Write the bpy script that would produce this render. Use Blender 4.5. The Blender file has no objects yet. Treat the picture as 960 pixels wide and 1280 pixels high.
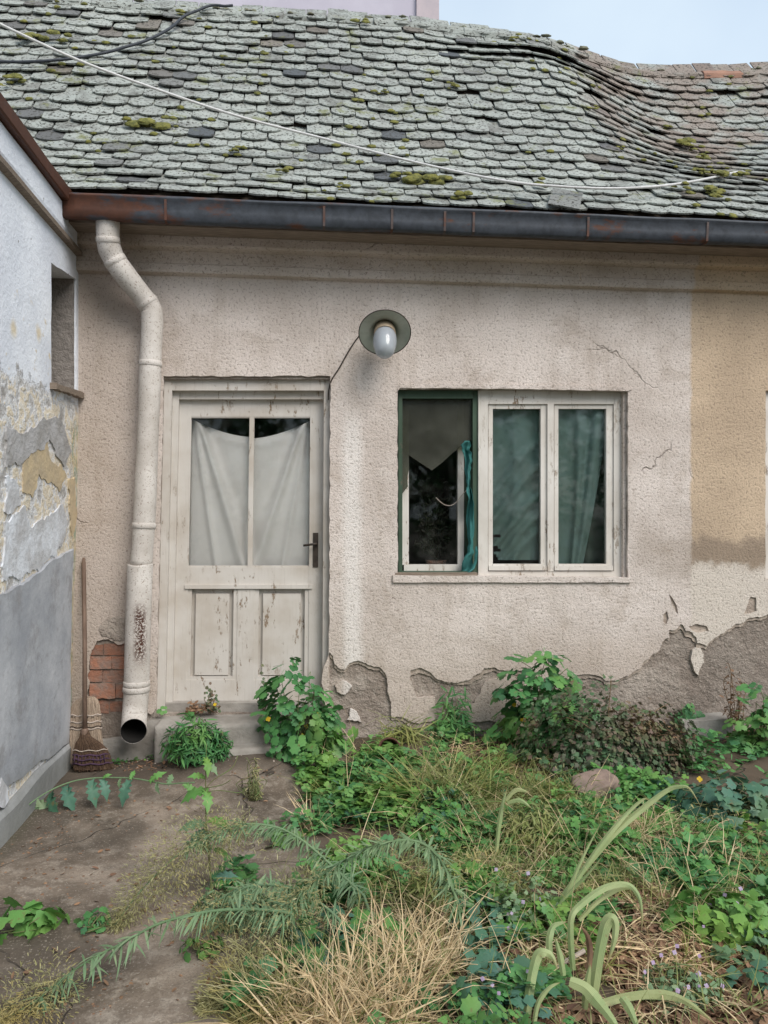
import bpy, bmesh, math, random
import numpy as np
from mathutils import Vector, Matrix, noise
from mathutils.geometry import tessellate_polygon
from mathutils.bvhtree import BVHTree
R = math.radians
rng = random.Random(7)
nrg = np.random.default_rng(11)
C = bpy.context.scene.collection

# ------------------------------------------------------------------ camera, sky, sun, exposure
FPX, D, EYE, YAW = 960.0, 4.75, 1.5, R(6.0)
SA, CA = math.sin(YAW), math.cos(YAW)
cd = bpy.data.cameras.new('camera'); cam = bpy.data.objects.new('camera', cd); C.objects.link(cam)
cam.location = (0, -D, EYE); cam.rotation_euler = (R(90), 0, -YAW)
cd.sensor_fit = 'HORIZONTAL'; cd.sensor_width = 36; cd.lens = 36; cd.clip_start = 0.05; cd.clip_end = 2000
sc = bpy.context.scene; sc.camera = cam
sc.view_settings.view_transform = 'Standard'; sc.view_settings.look = 'None'
sc.view_settings.exposure = 1.04; sc.view_settings.gamma = 1.0
SUN_EL, SUN_AZ = R(44), R(148)      # azimuth measured from +Y clockwise: behind the camera, to its right
w = bpy.data.worlds.new('World'); sc.world = w; w.use_nodes = True
nt = w.node_tree; nt.nodes.clear()
out = nt.nodes.new('ShaderNodeOutputWorld'); bg = nt.nodes.new('ShaderNodeBackground')
sky = nt.nodes.new('ShaderNodeTexSky'); sky.sky_type = 'NISHITA'; sky.sun_disc = False
sky.sun_elevation = SUN_EL; sky.sun_rotation = SUN_AZ; sky.air_density = 1.0; sky.dust_density = 2.0
bg.inputs[1].default_value = 0.12
tc = nt.nodes.new('ShaderNodeTexCoord'); cn = nt.nodes.new('ShaderNodeTexNoise')
cn.inputs['Scale'].default_value = 2.2; cn.inputs['Detail'].default_value = 5
cr = nt.nodes.new('ShaderNodeValToRGB')
cr.color_ramp.elements[0].position = 0.30; cr.color_ramp.elements[0].color = (.55, .55, .55, 1)
cr.color_ramp.elements[1].position = 0.66; cr.color_ramp.elements[1].color = (.95, .95, .95, 1)
cm = nt.nodes.new('ShaderNodeMix'); cm.data_type = 'RGBA'
cm.inputs['B'].default_value = (3.2, 3.75, 4.2, 1)           # thin bright cloud over the blue
nt.links.new(tc.outputs['Generated'], cn.inputs['Vector']); nt.links.new(cn.outputs['Fac'], cr.inputs[0])
nt.links.new(cr.outputs[0], cm.inputs['Factor']); nt.links.new(sky.outputs[0], cm.inputs['A'])
nt.links.new(cm.outputs['Result'], bg.inputs[0]); nt.links.new(bg.outputs[0], out.inputs[0])
sd = bpy.data.lights.new('sun', 'SUN'); sd.energy = 1.5; sd.angle = R(35); sd.color = (1, .95, .89)
sun = bpy.data.objects.new('sun', sd); C.objects.link(sun)
sdir = Vector((math.sin(SUN_AZ) * math.cos(SUN_EL), math.cos(SUN_AZ) * math.cos(SUN_EL), math.sin(SUN_EL)))
sun.rotation_euler = sdir.to_track_quat('Z', 'Y').to_euler(); sun.location = sdir * 20

# ------------------------------------------------------------------ measuring helpers (survey of the wall, the side wall, the ground)
def ray(px, py):
    u = (px - 480) / FPX; v = (640 - py) / FPX
    return (SA + u * CA, CA - u * SA, v)
def W(px, py, y=0.0):                   # point of the facade plane at depth y
    a, b, c = ray(px, py); t = (y + D) / b
    return Vector((a * t, y, EYE + c * t))
def LW(px, py, x=-1.36):                # point of the neighbour's side wall
    a, b, c = ray(px, py); t = x / a
    return Vector((x, b * t - D, EYE + c * t))
def P(px, py, d):                       # point at distance d
    a, b, c = ray(px, py)
    return Vector((a * d, b * d - D, EYE + c * d))
def sstep(a, b, x):
    t = min(1, max(0, (x - a) / (b - a))); return t * t * (3 - 2 * t)
def gz(x, y):                           # height of the ground
    z = 0.10 * 1.3 * math.exp(-((x + .15) ** 2 / .55 + (y + .25) ** 2 / .12))
    z += 0.07 * sstep(.05, .7, x) * (0.5 + 0.8 * sstep(-1.6, -.2, y))
    f = sstep(.0, .5, x)
    z += (0.012 + 0.03 * f) * noise.noise((x * 1.7, y * 1.7, 3.1)) + .02 * f * noise.noise((x * 6, y * 6, 1.0))
    return z
def G(px, py, h=0.0):                   # point on the ground (h above it)
    a, b, c = ray(px, py); z = 0.05
    for _ in range(6):
        t = (z - EYE) / c
        z = gz(a * t, b * t - D) + h
    return Vector((a * t, b * t - D, z))

# ------------------------------------------------------------------ object helpers
def link(name, me, mat=None, parent=None):
    o = bpy.data.objects.new(name, me); C.objects.link(o)
    if mat is not None and me is not None:
        for m in (mat if isinstance(mat, (list, tuple)) else [mat]): me.materials.append(m)
    if parent is not None: o.parent = parent
    return o
def tag(o, label=None, cat=None, group=None, kind=None):
    if label: o['label'] = label
    if cat: o['category'] = cat
    if group: o['group'] = group
    if kind: o['kind'] = kind
    return o
def empty(name, loc, label, cat, group=None):
    o = bpy.data.objects.new(name, None); C.objects.link(o); o.location = loc; o.empty_display_size = .05
    bpy.context.view_layer.update()
    return tag(o, label, cat, group)
def child(name, me, mat, root):         # world-space mesh placed under a root empty that is only translated
    o = link(name, me, mat, root); o.location = -Vector(root.location) if root.parent is None else (0, 0, 0)
    return o
class MB:
    """collects raw geometry with a per-vertex tint"""
    def __init__(s): s.v = []; s.f = []; s.t = []; s.n = 0
    def add(s, verts, faces, tint=0.0):
        verts = np.asarray(verts, float).reshape(-1, 3)
        s.v.append(verts); s.f.extend([[i + s.n for i in f] for f in faces]); s.t.append(np.full(len(verts), tint)); s.n += len(verts)
    def scatter(s, tv, tf, mats, locs, tints):
        tv = np.asarray(tv, float); N = len(locs); n = len(tv)
        if N == 0: return
        vv = np.einsum('kij,nj->kni', np.asarray(mats), tv) + np.asarray(locs)[:, None, :]
        s.v.append(vv.reshape(-1, 3)); s.t.append(np.repeat(np.asarray(tints, float), n))
        base = s.n
        for k in range(N):
            o = base + k * n; s.f.extend([[i + o for i in f] for f in tf])
        s.n += N * n
    def tube(s, pts, radii, sides=6, tint=0.0, cap=True):
        pts = [Vector(p) for p in pts]; n = len(pts)
        if not isinstance(radii, (list, tuple)): radii = [radii] * n
        T = [(pts[min(i + 1, n - 1)] - pts[max(i - 1, 0)]).normalized() for i in range(n)]
        u = T[0].orthogonal().normalized(); vs = []; fs = []
        for i in range(n):
            u = (u - T[i] * u.dot(T[i])).normalized(); b = T[i].cross(u)
            for k in range(sides):
                a = 2 * math.pi * k / sides
                vs.append(pts[i] + (u * math.cos(a) + b * math.sin(a)) * radii[i])
        for i in range(n - 1):
            for k in range(sides):
                k2 = (k + 1) % sides
                fs.append([i * sides + k, i * sides + k2, (i + 1) * sides + k2, (i + 1) * sides + k])
        if cap: fs.append(list(range(sides))[::-1]); fs.append([(n - 1) * sides + k for k in range(sides)])
        s.add([tuple(v) for v in vs], fs, tint)
    def strip(s, pts, widths, side, tint=0.0, fold=0.0):
        """a blade: pts along its spine, side = across direction(s), fold = how deep the keel is"""
        n = len(pts); vs = []; fs = []
        for i in range(n):
            p = Vector(pts[i]); sd_ = Vector(side[i] if isinstance(side, list) else side)
            t = (Vector(pts[min(i + 1, n - 1)]) - Vector(pts[max(i - 1, 0)])).normalized()
            sd_ = (sd_ - t * sd_.dot(t)).normalized(); nn = sd_.cross(t)
            hw = widths[i] / 2
            vs += [tuple(p - sd_ * hw + nn * fold * hw), tuple(p), tuple(p + sd_ * hw + nn * fold * hw)]
        for i in range(n - 1):
            a = 3 * i
            fs += [[a, a + 1, a + 4, a + 3], [a + 1, a + 2, a + 5, a + 4]]
        s.add(vs, fs, tint)
    def mesh(s, name, smooth=True, origin=None):
        me = bpy.data.meshes.new(name)
        v = np.concatenate(s.v) if s.v else np.zeros((0, 3))
        if origin is not None: v = v - np.array(origin)
        me.from_pydata(v.tolist(), [], s.f)
        at = me.attributes.new('tint', 'FLOAT', 'POINT'); at.data.foreach_set('value', np.concatenate(s.t) if s.t else np.zeros(0))
        if smooth: me.polygons.foreach_set('use_smooth', np.ones(len(me.polygons), bool))
        me.update(); return me
def bm_mesh(bm, name, bevel=0.0, smooth=False, angle=30):
    if bevel > 0:
        es = [e for e in bm.edges if len(e.link_faces) == 2 and e.calc_face_angle(0) > R(25)]
        bmesh.ops.bevel(bm, geom=es, offset=bevel, segments=2, affect='EDGES', profile=.6, clamp_overlap=True)
    bmesh.ops.recalc_face_normals(bm, faces=bm.faces[:])
    me = bpy.data.meshes.new(name); bm.to_mesh(me); bm.free()
    if smooth:
        me.polygons.foreach_set('use_smooth', np.ones(len(me.polygons), bool))
    return me
def prism(bm, quad, y0, y1):            # quad: (x,z) corners, pushed from y0 (front) to y1 (back)
    n = len(quad)
    a = [bm.verts.new((p[0], y0, p[1])) for p in quad]; b = [bm.verts.new((p[0], y1, p[1])) for p in quad]
    bm.faces.new(a); bm.faces.new(b[::-1])
    for i in range(n): bm.faces.new((a[i], b[i], b[(i + 1) % n], a[(i + 1) % n]))
def bxyz(bm, x0, x1, y0, y1, z0, z1):
    prism(bm, [(x0, z0), (x1, z0), (x1, z1), (x0, z1)], y0, y1)
def pxq(x0, y0, x1, y1, dep, lean=0.0):  # rectangle on the facade at depth dep -> four (x,z); lean shifts the bottom
    q = [W(x0 + lean, y1, dep), W(x1 + lean, y1, dep), W(x1, y0, dep), W(x0, y0, dep)]
    return [(p.x, p.z) for p in q]
def pxpoly(pts, dep): return [(W(a, b, dep).x, W(a, b, dep).z) for a, b in pts]
def rough(poly, amp, step, seed, closed=True, keep=()):
    r = random.Random(seed); o = []; n = len(poly)
    for i in range(n if closed else n - 1):
        a = Vector(poly[i]).to_2d() if not isinstance(poly[i], tuple) else Vector(poly[i]); b = Vector(poly[(i + 1) % n])
        L = (b - a).length; k = max(1, int(L / step)); nn = Vector((-(b - a).y, (b - a).x)).normalized() if L > 0 else Vector((0, 0))
        for j in range(k):
            p = a + (b - a) * j / k
            if j and i not in keep: p += nn * amp * r.uniform(-1, 1)
            o.append((p.x, p.y))
    if not closed: o.append(tuple(poly[-1]))
    return o
def frac(poly, amp, levels, seed, closed=True):
    r = random.Random(seed); pts = [Vector(p) for p in poly]
    for l in range(levels):
        o = []; n = len(pts)
        for i in range(n if closed else n - 1):
            a, b = pts[i], pts[(i + 1) % n]; d = b - a; o.append(a)
            if d.length > .012: o.append((a + b) / 2 + Vector((-d.y, d.x)) * amp * r.uniform(-1, 1))
        if not closed: o.append(pts[-1])
        pts = o
    return [tuple(p) for p in pts]
def plate(polys, conv, back):
    """polys: outline then holes, 2-D; conv(p, k) -> 3-D, k=0 front, 1 back"""
    tris = tessellate_polygon([[Vector((p[0], p[1], 0)) for p in pl] for pl in polys])
    flat = [p for pl in polys for p in pl]; n = len(flat)
    vs = [tuple(conv(p, 0)) for p in flat] + [tuple(conv(p, 1)) for p in flat]; fs = []
    for t in tris: fs.append(list(t)); fs.append([i + n for i in t][::-1])
    o = 0
    for pl in polys:
        m = len(pl)
        for i in range(m):
            j = (i + 1) % m; fs.append([o + i, o + i + n, o + j + n, o + j])
        o += m
    bm = bmesh.new(); bv = [bm.verts.new(v) for v in vs]
    for f in fs:
        try: bm.faces.new([bv[i] for i in f])
        except ValueError: pass
    return bm
def wall_plate(polys, y0, y1): return plate(polys, lambda p, k: (p[0], y1 if k else y0, p[1]), True)

# ------------------------------------------------------------------ materials
class NT:
    def __init__(s, name):
        s.m = bpy.data.materials.new(name); s.m.use_nodes = True; s.t = s.m.node_tree; s.t.nodes.clear()
        s.out = s.t.nodes.new('ShaderNodeOutputMaterial'); s.pos = s.t.nodes.new('ShaderNodeNewGeometry').outputs['Position']
        s._xyz = None
    def n(s, ty): return s.t.nodes.new('ShaderNode' + ty)
    def put(s, sock, v):
        if hasattr(v, 'is_output'): s.t.links.new(v, sock)
        elif isinstance(v, (tuple, list)) and len(v) == 3 and sock.type == 'RGBA': sock.default_value = (*v, 1)
        else: sock.default_value = v
    def xyz(s, k):
        if s._xyz is None:
            s._xyz = s.n('SeparateXYZ'); s.put(s._xyz.inputs[0], s.pos)
        return s._xyz.outputs[k]
    def vec(s, scale, off=(0, 0, 0)):
        m = s.n('Mapping'); s.put(m.inputs['Vector'], s.pos); m.inputs['Scale'].default_value = scale; m.inputs['Location'].default_value = off
        return m.outputs[0]
    def noise(s, scale, detail=3, rough=.55, vec=None, dist=0.0):
        q = s.n('TexNoise'); s.put(q.inputs['Vector'], vec if vec is not None else s.pos)
        q.inputs['Scale'].default_value = scale; q.inputs['Detail'].default_value = detail; q.inputs['Roughness'].default_value = rough
        q.inputs['Distortion'].default_value = dist
        return q.outputs['Fac']
    def vor(s, scale, feature='F1', vec=None):
        q = s.n('TexVoronoi'); q.feature = feature; s.put(q.inputs['Vector'], vec if vec is not None else s.pos); q.inputs['Scale'].default_value = scale
        return q.outputs['Distance']
    def math(s, op, a, b=0.0, c=None):
        q = s.n('Math'); q.operation = op; s.put(q.inputs[0], a); s.put(q.inputs[1], b)
        if c is not None: s.put(q.inputs[2], c)
        return q.outputs[0]
    def band(s, v, a, b):               # smooth 0..1 between a and b
        q = s.n('MapRange'); q.interpolation_type = 'SMOOTHSTEP'; s.put(q.inputs['Value'], v)
        q.inputs['From Min'].default_value = a; q.inputs['From Max'].default_value = b
        return q.outputs[0]
    def mix(s, f, a, b, mode='MIX'):
        q = s.n('Mix'); q.data_type = 'RGBA'; q.blend_type = mode; q.clamp_factor = True
        s.put(q.inputs['Factor'], f); s.put(q.inputs['A'], a); s.put(q.inputs['B'], b)
        return q.outputs['Result']
    def ramp(s, f, st):
        q = s.n('ValToRGB'); s.put(q.inputs[0], f); e = q.color_ramp.elements
        while len(e) < len(st): e.new(.5)
        for i, (p, c) in enumerate(st): e[i].position = p; e[i].color = (*c, 1)
        return q.outputs[0]
    def bump(s, h, strength, dist, normal=None):
        q = s.n('Bump'); s.put(q.inputs['Height'], h); q.inputs['Strength'].default_value = strength; q.inputs['Distance'].default_value = dist
        if normal is not None: s.put(q.inputs['Normal'], normal)
        return q.outputs[0]
    def rand(s):
        o = s.n('ObjectInfo').outputs['Random']; a = s.n('Attribute'); a.attribute_name = 'tint'
        return s.math('FRACT', s.math('ADD', o, a.outputs['Fac']))
    def fin(s, col, rough=.8, normal=None, spec=.3, metal=0.0, transl=0.0):
        p = s.n('BsdfPrincipled'); s.put(p.inputs['Base Color'], col); s.put(p.inputs['Roughness'], rough); s.put(p.inputs['Metallic'], metal)
        s.put(p.inputs['Specular IOR Level'], spec)
        if normal is not None: s.put(p.inputs['Normal'], normal)
        res = p.outputs[0]
        if transl:
            t = s.n('BsdfTranslucent'); s.put(t.inputs[0], col); m = s.n('MixShader'); m.inputs[0].default_value = transl
            s.t.links.new(res, m.inputs[1]); s.t.links.new(t.outputs[0], m.inputs[2]); res = m.outputs[0]
        s.t.links.new(res, s.out.inputs[0]); return s.m
def simple(name, a, b, scale, rough=.8, bump=.3, bdist=.004, bscale=None, spec=.3, stretch=None, transl=0.0, metal=0.0, obj_var=0.0):
    t = NT(name); v = t.vec(stretch) if stretch else None
    col = t.mix(t.band(t.noise(scale, 5, .6, v), .35, .65), a, b)
    if obj_var: col = t.mix(t.math('MULTIPLY', t.rand(), obj_var), col, tuple(x * .45 for x in a))
    return t.fin(col, rough, t.bump(t.noise(bscale or scale * 4, 4, .6, v), bump, bdist), spec, metal, transl)

XB = W(866, 500).x
def m_render():
    t = NT('roughcast_render'); x, z = t.xyz(0), t.xyz(2)
    big = t.noise(1.3, 5, .6); med = t.noise(5, 5, .65); grain = t.noise(66, 4, .70); fine = t.noise(190, 2, .6)
    col = t.mix(t.band(big, .36, .66), (.71, .63, .58), (.555, .48, .43))
    col = t.mix(t.math('MULTIPLY', t.band(med, .5, .75), .55), col, (.74, .67, .62))
    # rain-washed streaks, long in z
    st = t.noise(3.2, 5, .6, t.vec((2.2, 1, .35)))
    col = t.mix(t.math('MULTIPLY', t.band(st, .5, .72), .45), col, (.43, .36, .30))
    # brownish grime under the cornice
    hi = t.band(t.math('ADD', z, t.math('MULTIPLY', med, .5)), 2.95, 3.35)
    col = t.mix(t.math('MULTIPLY', hi, .5), col, (.44, .355, .285))
    blot = t.noise(2.1, 7, .72, t.vec((1, 1, 1.3), (3, 0, 6)), .5)
    foot = t.math('SUBTRACT', 1.0, t.band(t.math('ADD', z, t.math('MULTIPLY', blot, .9)), .85, 1.35))
    col = t.mix(t.math('MULTIPLY', foot, .45), col, (.42, .335, .265))
    col = t.mix(t.math('MULTIPLY', t.band(blot, .50, .66), .5), col, (.41, .335, .275))
    lft = t.math('SUBTRACT', 1.0, t.band(t.math('ADD', x, t.math('MULTIPLY', blot, .3)), -1.0, -.72))
    col = t.mix(t.math('MULTIPLY', lft, .5), col, (.40, .325, .265))
    rust = t.math('MULTIPLY', t.band(t.noise(5, 5, .7, t.vec((2.5, 1, .7), (1, 1, 4))), .66, .72), .5)
    col = t.mix(rust, col, (.47, .33, .20))
    # newer pale paint streak beside the door
    sx = t.math('ABSOLUTE', t.math('SUBTRACT', x, W(440, 600).x)); s1 = t.math('SUBTRACT', 1.0, t.band(t.math('ADD', sx, t.math('MULTIPLY', med, .08)), .055, .13))
    s1 = t.math('MULTIPLY', s1, t.math('SUBTRACT', 1.0, t.band(z, 1.95, 2.2)))
    col = t.mix(t.math('MULTIPLY', s1, .8), col, (.78, .73, .69))
    # ochre house next door: other paint from XB on
    edge = t.math('ADD', x, t.math('MULTIPLY', t.noise(5, 5, .7), .06))
    oc = t.band(edge, XB + .005, XB + .03)
    och = t.mix(t.band(big, .35, .65), (.62, .48, .345), (.49, .375, .27))
    low = t.math('ADD', z, t.math('SUBTRACT', t.math('MULTIPLY', t.noise(4, 6, .7), .42), .13))
    och = t.mix(t.math('MULTIPLY', t.math('SUBTRACT', 1.0, t.band(low, 1.36, 1.46)), .75), och, (.25, .195, .15))
    och = t.mix(t.math('SUBTRACT', 1.0, t.band(low, 1.17, 1.27)), och, (.64, .57, .50))
    rightw = t.math('MULTIPLY', t.band(x, W(775, 600).x, W(800, 600).x), t.math('MULTIPLY', t.band(low, 1.12, 1.22), t.math('SUBTRACT', 1.0, t.band(low, 1.38, 1.5))))
    col = t.mix(t.math('MULTIPLY', rightw, .35), col, (.33, .27, .22))
    col = t.mix(oc, col, och)
    # darker in the pits of the roughcast
    col = t.mix(t.math('MULTIPLY', t.math('SUBTRACT', 1.0, t.band(grain, .36, .47)), .60), col, (.19, .145, .115))
    ev = t.n('TexVoronoi'); ev.feature = 'DISTANCE_TO_EDGE'; ev.inputs['Scale'].default_value = .9; wv = t.n('VectorMath'); wv.operation = 'ADD'; nv = t.n('TexNoise'); t.put(nv.inputs['Vector'], t.pos); nv.inputs['Scale'].default_value = 4; nv.inputs['Detail'].default_value = 5
    sv = t.n('VectorMath'); sv.operation = 'SCALE'; t.put(sv.inputs[0], nv.outputs['Color']); sv.inputs['Scale'].default_value = .35; t.put(wv.inputs[0], t.pos); t.put(wv.inputs[1], sv.outputs[0]); t.put(ev.inputs['Vector'], wv.outputs[0])
    crk = t.math('MULTIPLY', t.math('SUBTRACT', 1.0, t.band(ev.outputs['Distance'], .001, .006)), t.band(t.noise(1.7, 2, .5, t.vec((1, 1, 1), (5, 2, 8))), .58, .68))
    col = t.mix(t.math('MULTIPLY', crk, .5), col, (.20, .16, .13))
    # small dark flecks
    col = t.mix(t.math('MULTIPLY', t.math('SUBTRACT', 1.0, t.band(t.noise(42, 4, .65), .30, .345)), .75), col, (.12, .09, .07))
    h = t.math('ADD', t.math('MULTIPLY', grain, 1.0), t.math('MULTIPLY', fine, .35))
    nb = t.bump(med, .25, .05); return t.fin(col, .95, t.bump(t.math('SUBTRACT', h, crk), .7, .014, nb), .15)
def m_substrate():
    t = NT('old_lime_plaster'); a = t.noise(3, 6, .65); b = t.noise(17, 5, .7)
    col = t.mix(t.band(a, .35, .65), (.27, .22, .185), (.43, .37, .32))
    col = t.mix(t.math('MULTIPLY', t.band(b, .52, .7), .5), col, (.20, .16, .135))
    col = t.mix(t.math('MULTIPLY', t.band(t.math('ADD', t.xyz(0), a), 2.75, 3.15), .6), col, (.215, .178, .15)); col = t.mix(t.math('MULTIPLY', t.band(t.noise(60, 4, .7), .55, .65), .5), col, (.50, .44, .38)); return t.fin(col, .95, t.bump(t.math('ADD', t.math('ADD', t.math('MULTIPLY', a, 2.0), b), t.math('MULTIPLY', t.noise(60, 4, .7), .4)), .9, .035), .15)
def m_paint(name, a, b, dark, peel=.5, wood=(.23, .165, .11)):
    t = NT(name); g = t.noise(5, 5, .6, t.vec((16, 16, 1.1))); big = t.noise(2.5, 4, .6); pe = t.noise(9, 7, .78, t.vec((2.6, 2.6, .8)))
    col = t.mix(t.band(big, .35, .65), a, b)
    col = t.mix(t.math('MULTIPLY', t.band(g, .56, .76), .4), col, dark)
    chips = t.band(pe, .575 + (.5 - peel) * .2, .605 + (.5 - peel) * .2)
    chips = t.math('MULTIPLY', chips, t.band(t.noise(2.3, 4, .6, t.vec((1, 1, .6), (7, 3, 2))), .40, .56))
    col = t.mix(chips, col, wood)
    h = t.math('SUBTRACT', t.math('MULTIPLY', g, -.6), t.math('MULTIPLY', chips, .8))
    return t.fin(col, .6, t.bump(h, .5, .004), .35)
def m_tile():
    t = NT('lichened_clay_tile'); r = t.rand(); n1 = t.noise(9, 5, .7); n2 = t.noise(48, 5, .68); n3 = t.noise(3, 3)
    base = t.ramp(r, [(0.0, (0.165, 0.168, 0.155)), (.3, (0.231, 0.238, 0.221)), (.62, (0.284, 0.294, 0.277)), (.86, (0.191, 0.191, 0.178)), (.93, (0.158, 0.158, 0.155)), (.955, (0.086, 0.096, 0.106)), (.98, (0.205, 0.185, 0.162)), (1.0, (0.145, 0.132, 0.115))])
    lich = t.mix(t.band(n1, .40, .60), base, (0.310, 0.330, 0.307))
    lich = t.mix(t.math('MULTIPLY', t.band(t.noise(1.6, 5, .7, t.vec((1, 1, 1), (2, 9, 4))), .42, .62), .5), lich, (.40, .42, .385)); bright = t.band(r, .90, .93); lich = t.mix(bright, lich, base)
    # brown weather-worn area inside the sag
    br = t.math('MULTIPLY', t.band(t.xyz(0), 1.9, 2.35), t.math('MULTIPLY', t.band(t.math('ADD', t.xyz(2), t.math('MULTIPLY', n1, .4)), 3.8, 4.4), t.band(n3, .36, .56)))
    lich = t.mix(t.math('MULTIPLY', br, .75), lich, (.235, .18, .15))
    lich = t.mix(t.math('SUBTRACT', 1.0, t.band(n2, .38, .47)), lich, (.045, .042, .036))
    lich = t.mix(t.math('SUBTRACT', 1.0, t.band(t.noise(26, 3, .6), .30, .36)), lich, (.04, .038, .032))
    lich = t.mix(t.math('MULTIPLY', t.band(t.noise(4.5, 5, .7, t.vec((1, 1, 1), (4, 2, 7))), .57, .68), .7), lich, (.17, .18, .07))
    return t.fin(lich, .9, t.bump(t.math('ADD', n2, t.math('MULTIPLY', n1, .5)), .7, .008), .2)
def m_side():
    t = NT('neighbour_limewash'); y, z = t.xyz(1), t.xyz(2); n = t.noise(2.2, 6, .62); n2 = t.noise(7, 6, .7); n3 = t.noise(40, 4, .6)
    col = t.mix(t.band(n, .35, .65), (.80, .83, .88), (.66, .69, .75))
    zz = t.math('ADD', z, t.math('MULTIPLY', t.math('SUBTRACT', n2, .5), .5))
    col = t.mix(t.math('MULTIPLY', t.band(n2, .60, .68), t.math('SUBTRACT', 1.0, t.band(z, 2.3, 2.75))), col, (.60, .50, .34))
    mid = t.math('SUBTRACT', 1.0, t.band(zz, 2.10, 2.16))
    midc = t.ramp(n2, [(.30, (.33, .31, .29)), (.42, (.47, .455, .44)), (.47, (.70, .71, .73)), (.53, (.66, .57, .43)), (.58, (.70, .64, .53)), (.66, (.74, .75, .78))])
    col = t.mix(mid, col, midc)
    # two yellow damp blotches
    for yy, zq in ((LW(10, 411).y, LW(10, 411).z), (LW(42, 416).y, LW(42, 416).z)):
        d = t.math('ADD', t.math('POWER', t.math('SUBTRACT', y, yy), 2.0), t.math('POWER', t.math('SUBTRACT', z, zq), 2.0))
        col = t.mix(t.math('MULTIPLY', t.math('SUBTRACT', 1.0, t.band(t.math('ADD', t.math('SQRT', d), t.math('MULTIPLY', t.noise(25, 3), .05)), .03, .085)), .8), col, (.66, .55, .36))
    col = t.mix(t.math('MULTIPLY', t.math('SUBTRACT', 1.0, t.band(t.noise(24, 3), .27, .31)), .8), col, (.2, .18, .16))
    # corner strip with old green and ochre coats showing
    c = t.math('MULTIPLY', t.band(t.math('ADD', y, t.math('MULTIPLY', n2, .1)), -.10, -.07), t.math('SUBTRACT', 1.0, t.band(z, 1.95, 2.1)))
    cc = t.ramp(t.noise(6, 4, .6, t.vec((1, 5, 1.2), (3, 3, 3))), [(.40, (.58, .56, .50)), (.50, (.60, .48, .30)), (.57, (.27, .37, .29)), (.64, (.58, .55, .48))])
    col = t.mix(c, col, cc)
    rgh = t.math('ADD', t.math('MULTIPLY', n2, t.math('ADD', .3, t.math('MULTIPLY', mid, 2.2))), t.math('MULTIPLY', n3, .3))
    return t.fin(col, .95, t.bump(rgh, .8, .02), .15)
def m_cement():
    t = NT('grey_cement_coat'); n = t.noise(2.0, 6, .65); n2 = t.noise(30, 4, .6); z = t.xyz(2)
    col = t.mix(t.band(n, .3, .7), (.30, .315, .345), (.50, .51, .535))
    col = t.mix(t.math('MULTIPLY', t.band(t.noise(5, 6, .75), .5, .66), .65), col, (.25, .245, .25))
    col = t.mix(t.math('MULTIPLY', t.math('SUBTRACT', 1.0, t.band(t.math('ADD', z, t.math('MULTIPLY', n, .25)), .18, .42)), .7), col, (.17, .17, .145))
    return t.fin(col, .9, t.bump(t.math('ADD', n2, t.math('MULTIPLY', n, 2)), .4, .008), .2)
def m_yard():
    t = NT('worn_concrete_and_soil'); x, y = t.xyz(0), t.xyz(1); n = t.noise(1.9, 6, .62, None, .4); n2 = t.noise(11, 5, .7); n3 = t.noise(70, 4, .6)
    col = t.mix(t.band(n, .36, .62), (.115, .090, .068), (.275, .222, .175))
    col = t.mix(t.math('MULTIPLY', t.band(n2, .46, .66), .65), col, (.36, .31, .255))
    col = t.mix(t.math('MULTIPLY', t.band(t.noise(1.1, 5, .7, t.vec((1, 1, 1), (9, 1, 0)), .5), .44, .60), .8), col, (.062, .05, .038))
    wet = t.math('SUBTRACT', 1.0, t.band(t.math('ADD', x, t.math('MULTIPLY', n2, .25)), -1.33, -1.12))
    col = t.mix(t.math('MULTIPLY', wet, .75), col, (.055, .06, .03))
    col = t.mix(t.math('MULTIPLY', t.band(t.noise(130, 4, .7), .50, .62), .45), col, (.10, .08, .062)); col = t.mix(t.math('MULTIPLY', t.band(t.noise(95, 3, .7, t.vec((1, 1, 1), (3, 8, 1))), .58, .66), .5), col, (.42, .37, .31))
    # soil at the foot of the wall and in the bed
    foot = t.band(t.math('ADD', y, t.math('MULTIPLY', n2, .35)), -.42, -.18)
    col = t.mix(t.math('MULTIPLY', foot, .8), col, (.065, .05, .038))
    soil = t.band(t.math('ADD', t.math('SUBTRACT', x, t.math('MULTIPLY', y, .11)), t.math('MULTIPLY', n2, .5)), .35, .55)
    col = t.mix(soil, col, t.mix(n2, (.06, .045, .032), (.13, .095, .065)))
    # cracks
    e = t.vor(1.15, 'DISTANCE_TO_EDGE', t.vec((1, 1, 1), (.3, .1, 0)))
    q = t.n('TexVoronoi'); q.feature = 'DISTANCE_TO_EDGE'; q.inputs['Scale'].default_value = 1.0
    wv = t.n('VectorMath'); wv.operation = 'ADD'; nv = t.n('TexNoise'); t.put(nv.inputs['Vector'], t.pos); nv.inputs['Scale'].default_value = 5
    sv = t.n('VectorMath'); sv.operation = 'SCALE'; t.put(sv.inputs[0], nv.outputs['Color']); sv.inputs['Scale'].default_value = .22
    t.put(wv.inputs[0], t.pos); t.put(wv.inputs[1], sv.outputs[0]); t.put(q.inputs['Vector'], wv.outputs[0])
    crack = t.math('MULTIPLY', t.math('SUBTRACT', 1.0, t.band(q.outputs['Distance'], .001, .006)), t.band(t.noise(1.2, 2, .5, t.vec((1, 1, 1), (2, 6, 1))), .44, .52))
    col = t.mix(t.math('MULTIPLY', crack, .8), col, (.03, .025, .02))
    h = t.math('SUBTRACT', t.math('ADD', t.math('MULTIPLY', n2, .8), t.math('MULTIPLY', n3, .25)), crack)
    return t.fin(col, t.math('SUBTRACT', .95, t.math('MULTIPLY', n, .25)), t.bump(h, .6, .015), .3)
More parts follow.
